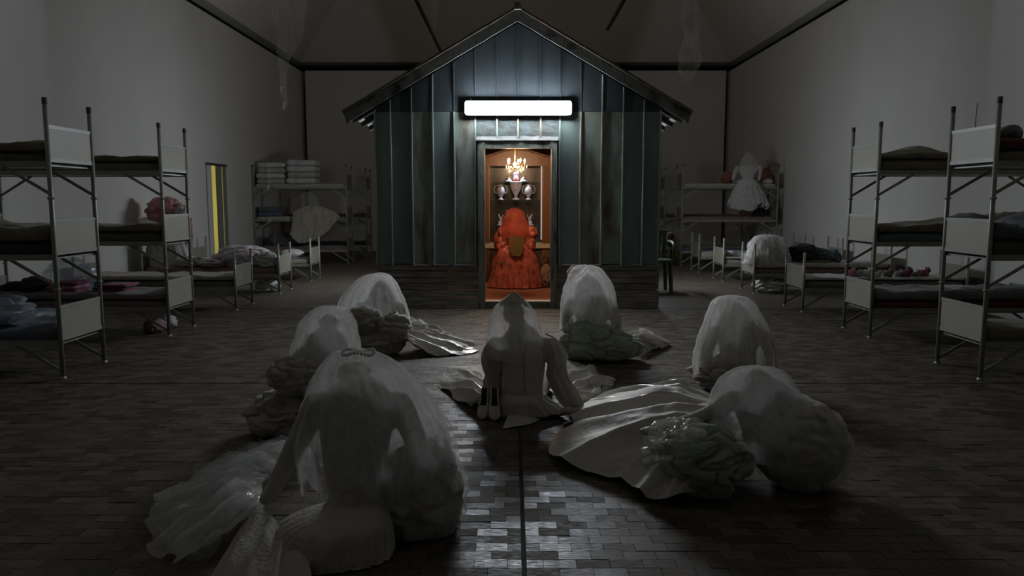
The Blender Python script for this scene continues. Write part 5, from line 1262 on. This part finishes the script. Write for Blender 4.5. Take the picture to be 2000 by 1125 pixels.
bundle(p, 'tulle_ball', (A(1560, 890, 4.05).x, 4.06, 0.228), (0.255, 0.25, 0.245), 'gauze', 61.0, 0.10, 6)
bundle(p, 'tulle_shell', (A(1562, 890, 4.05).x, 4.05, 0.228), (0.27, 0.262, 0.258), 'tulle', 64.0, 0.07, 5)
bundle(p, 'tulle_ball', (A(1372, 905, 3.95).x, 3.96, 0.165), (0.255, 0.20, 0.185), 'gauze_green', 62.0, 0.16, 6)
bundle(p, 'plastic_wrap', (A(1335, 860, 3.98).x, 4.00, 0.20), (0.215, 0.18, 0.185), 'film_green', 65.0, 0.24, 5, freq=3.2)
bundle(p, 'gloved_hand', A(1270, 842, 4.06), (0.055, 0.035, 0.025), 'satin_matte', 68.0, 0.2, 4)
drape(p, 'satin_skirt', [A(1400, 790, 4.6), A(1410, 800, 4.4), A(1400, 830, 4.2), A(1380, 870, 4.0), A(1370, 930, 3.82)],
      [fl(1215, 775), fl(1120, 800), fl(1110, 838), fl(1068, 890), fl(1180, 938), fl(1258, 980), fl(1320, 985), fl(1390, 965)], 'satin_matte', 170, 80, 0.13, 6.0, 11.3, 1.1, 0.018, 0.05)
drape(p, 'satin_skirt', [A(1395, 785, 4.65), A(1400, 795, 4.5), A(1395, 815, 4.35)], [fl(1170, 786), fl(1125, 806), fl(1118, 850)], 'satin', 110, 60, 0.13, 4.5, 14.3, 0.9, 0.02, 0.06)

# ================================================================== film hanging from the ceiling
def hanging(name, label, pts, Y, m, seed, amp=0.12):
    """strip of film: list of (px left, px right, py)"""
    t = thing(name, label, 'plastic film', tuple(at((pts[-1][0] + pts[-1][1]) / 2, pts[-1][2], Y)), 'plastic film hanging from the ceiling')
    rows = catmull([(a, b, c) for a, b, c in pts], 40); vs = []; fs = []; nu = 22
    for j, (a, b, c) in enumerate(rows):
        for i in range(nu):
            u = i / (nu - 1); q = at(a + (b - a) * u, c, Y)
            q.y += amp * noise.noise(Vector((u * 2.6 + seed, j * 0.10, seed))) + 0.4 * amp * noise.noise(Vector((u * 9 + seed, j * 0.4, seed)))
            q.x += 0.03 * noise.noise(Vector((u * 3, j * 0.3, seed + 3))); vs.append(q)
    for j in range(len(rows) - 1):
        for i in range(nu - 1): fs.append((j * nu + i, j * nu + i + 1, (j + 1) * nu + i + 1, (j + 1) * nu + i))
    MB().add(vs, fs).build('strip', m, t, True)
    top = at((pts[0][0] + pts[0][1]) / 2, pts[0][2], Y)
    MB().tube([top + Vector((0, 0, -0.1)), Vector((top.x, top.y, min(8.8, 5.6 + (top.x - XL if top.x < 0 else XR - top.x))))], 0.004, 6).build('cord', 'trim_dark', t)
hanging('hanging_film', 'torn clear plastic film hanging from ceiling at upper left', [(536, 590, -150), (532, 596, -20), (534, 592, 60), (540, 576, 95), (546, 562, 130), (548, 560, 190), (552, 557, 214)], 15.0, 'film', 1.0, 0.2)
hanging('hanging_film', 'loop of clear plastic film hanging from ceiling at upper right', [(1340, 1365, -150), (1334, 1368, -30), (1330, 1366, 30), (1332, 1366, 60), (1338, 1360, 80), (1346, 1352, 92)], 13.0, 'film', 2.0, 0.18)
hanging('hanging_film', 'faint plastic film strip hanging in front of right back wall', [(1338, 1366, 60), (1325, 1372, 110), (1326, 1362, 140), (1338, 1345, 165)], 18.0, 'film', 3.0, 0.2)
hanging('hanging_film', 'faint plastic film strip hanging beside left roof slope', [(835, 850, -140), (838, 856, -20), (840, 854, 40), (845, 850, 70)], 16.0, 'film', 4.0, 0.2)
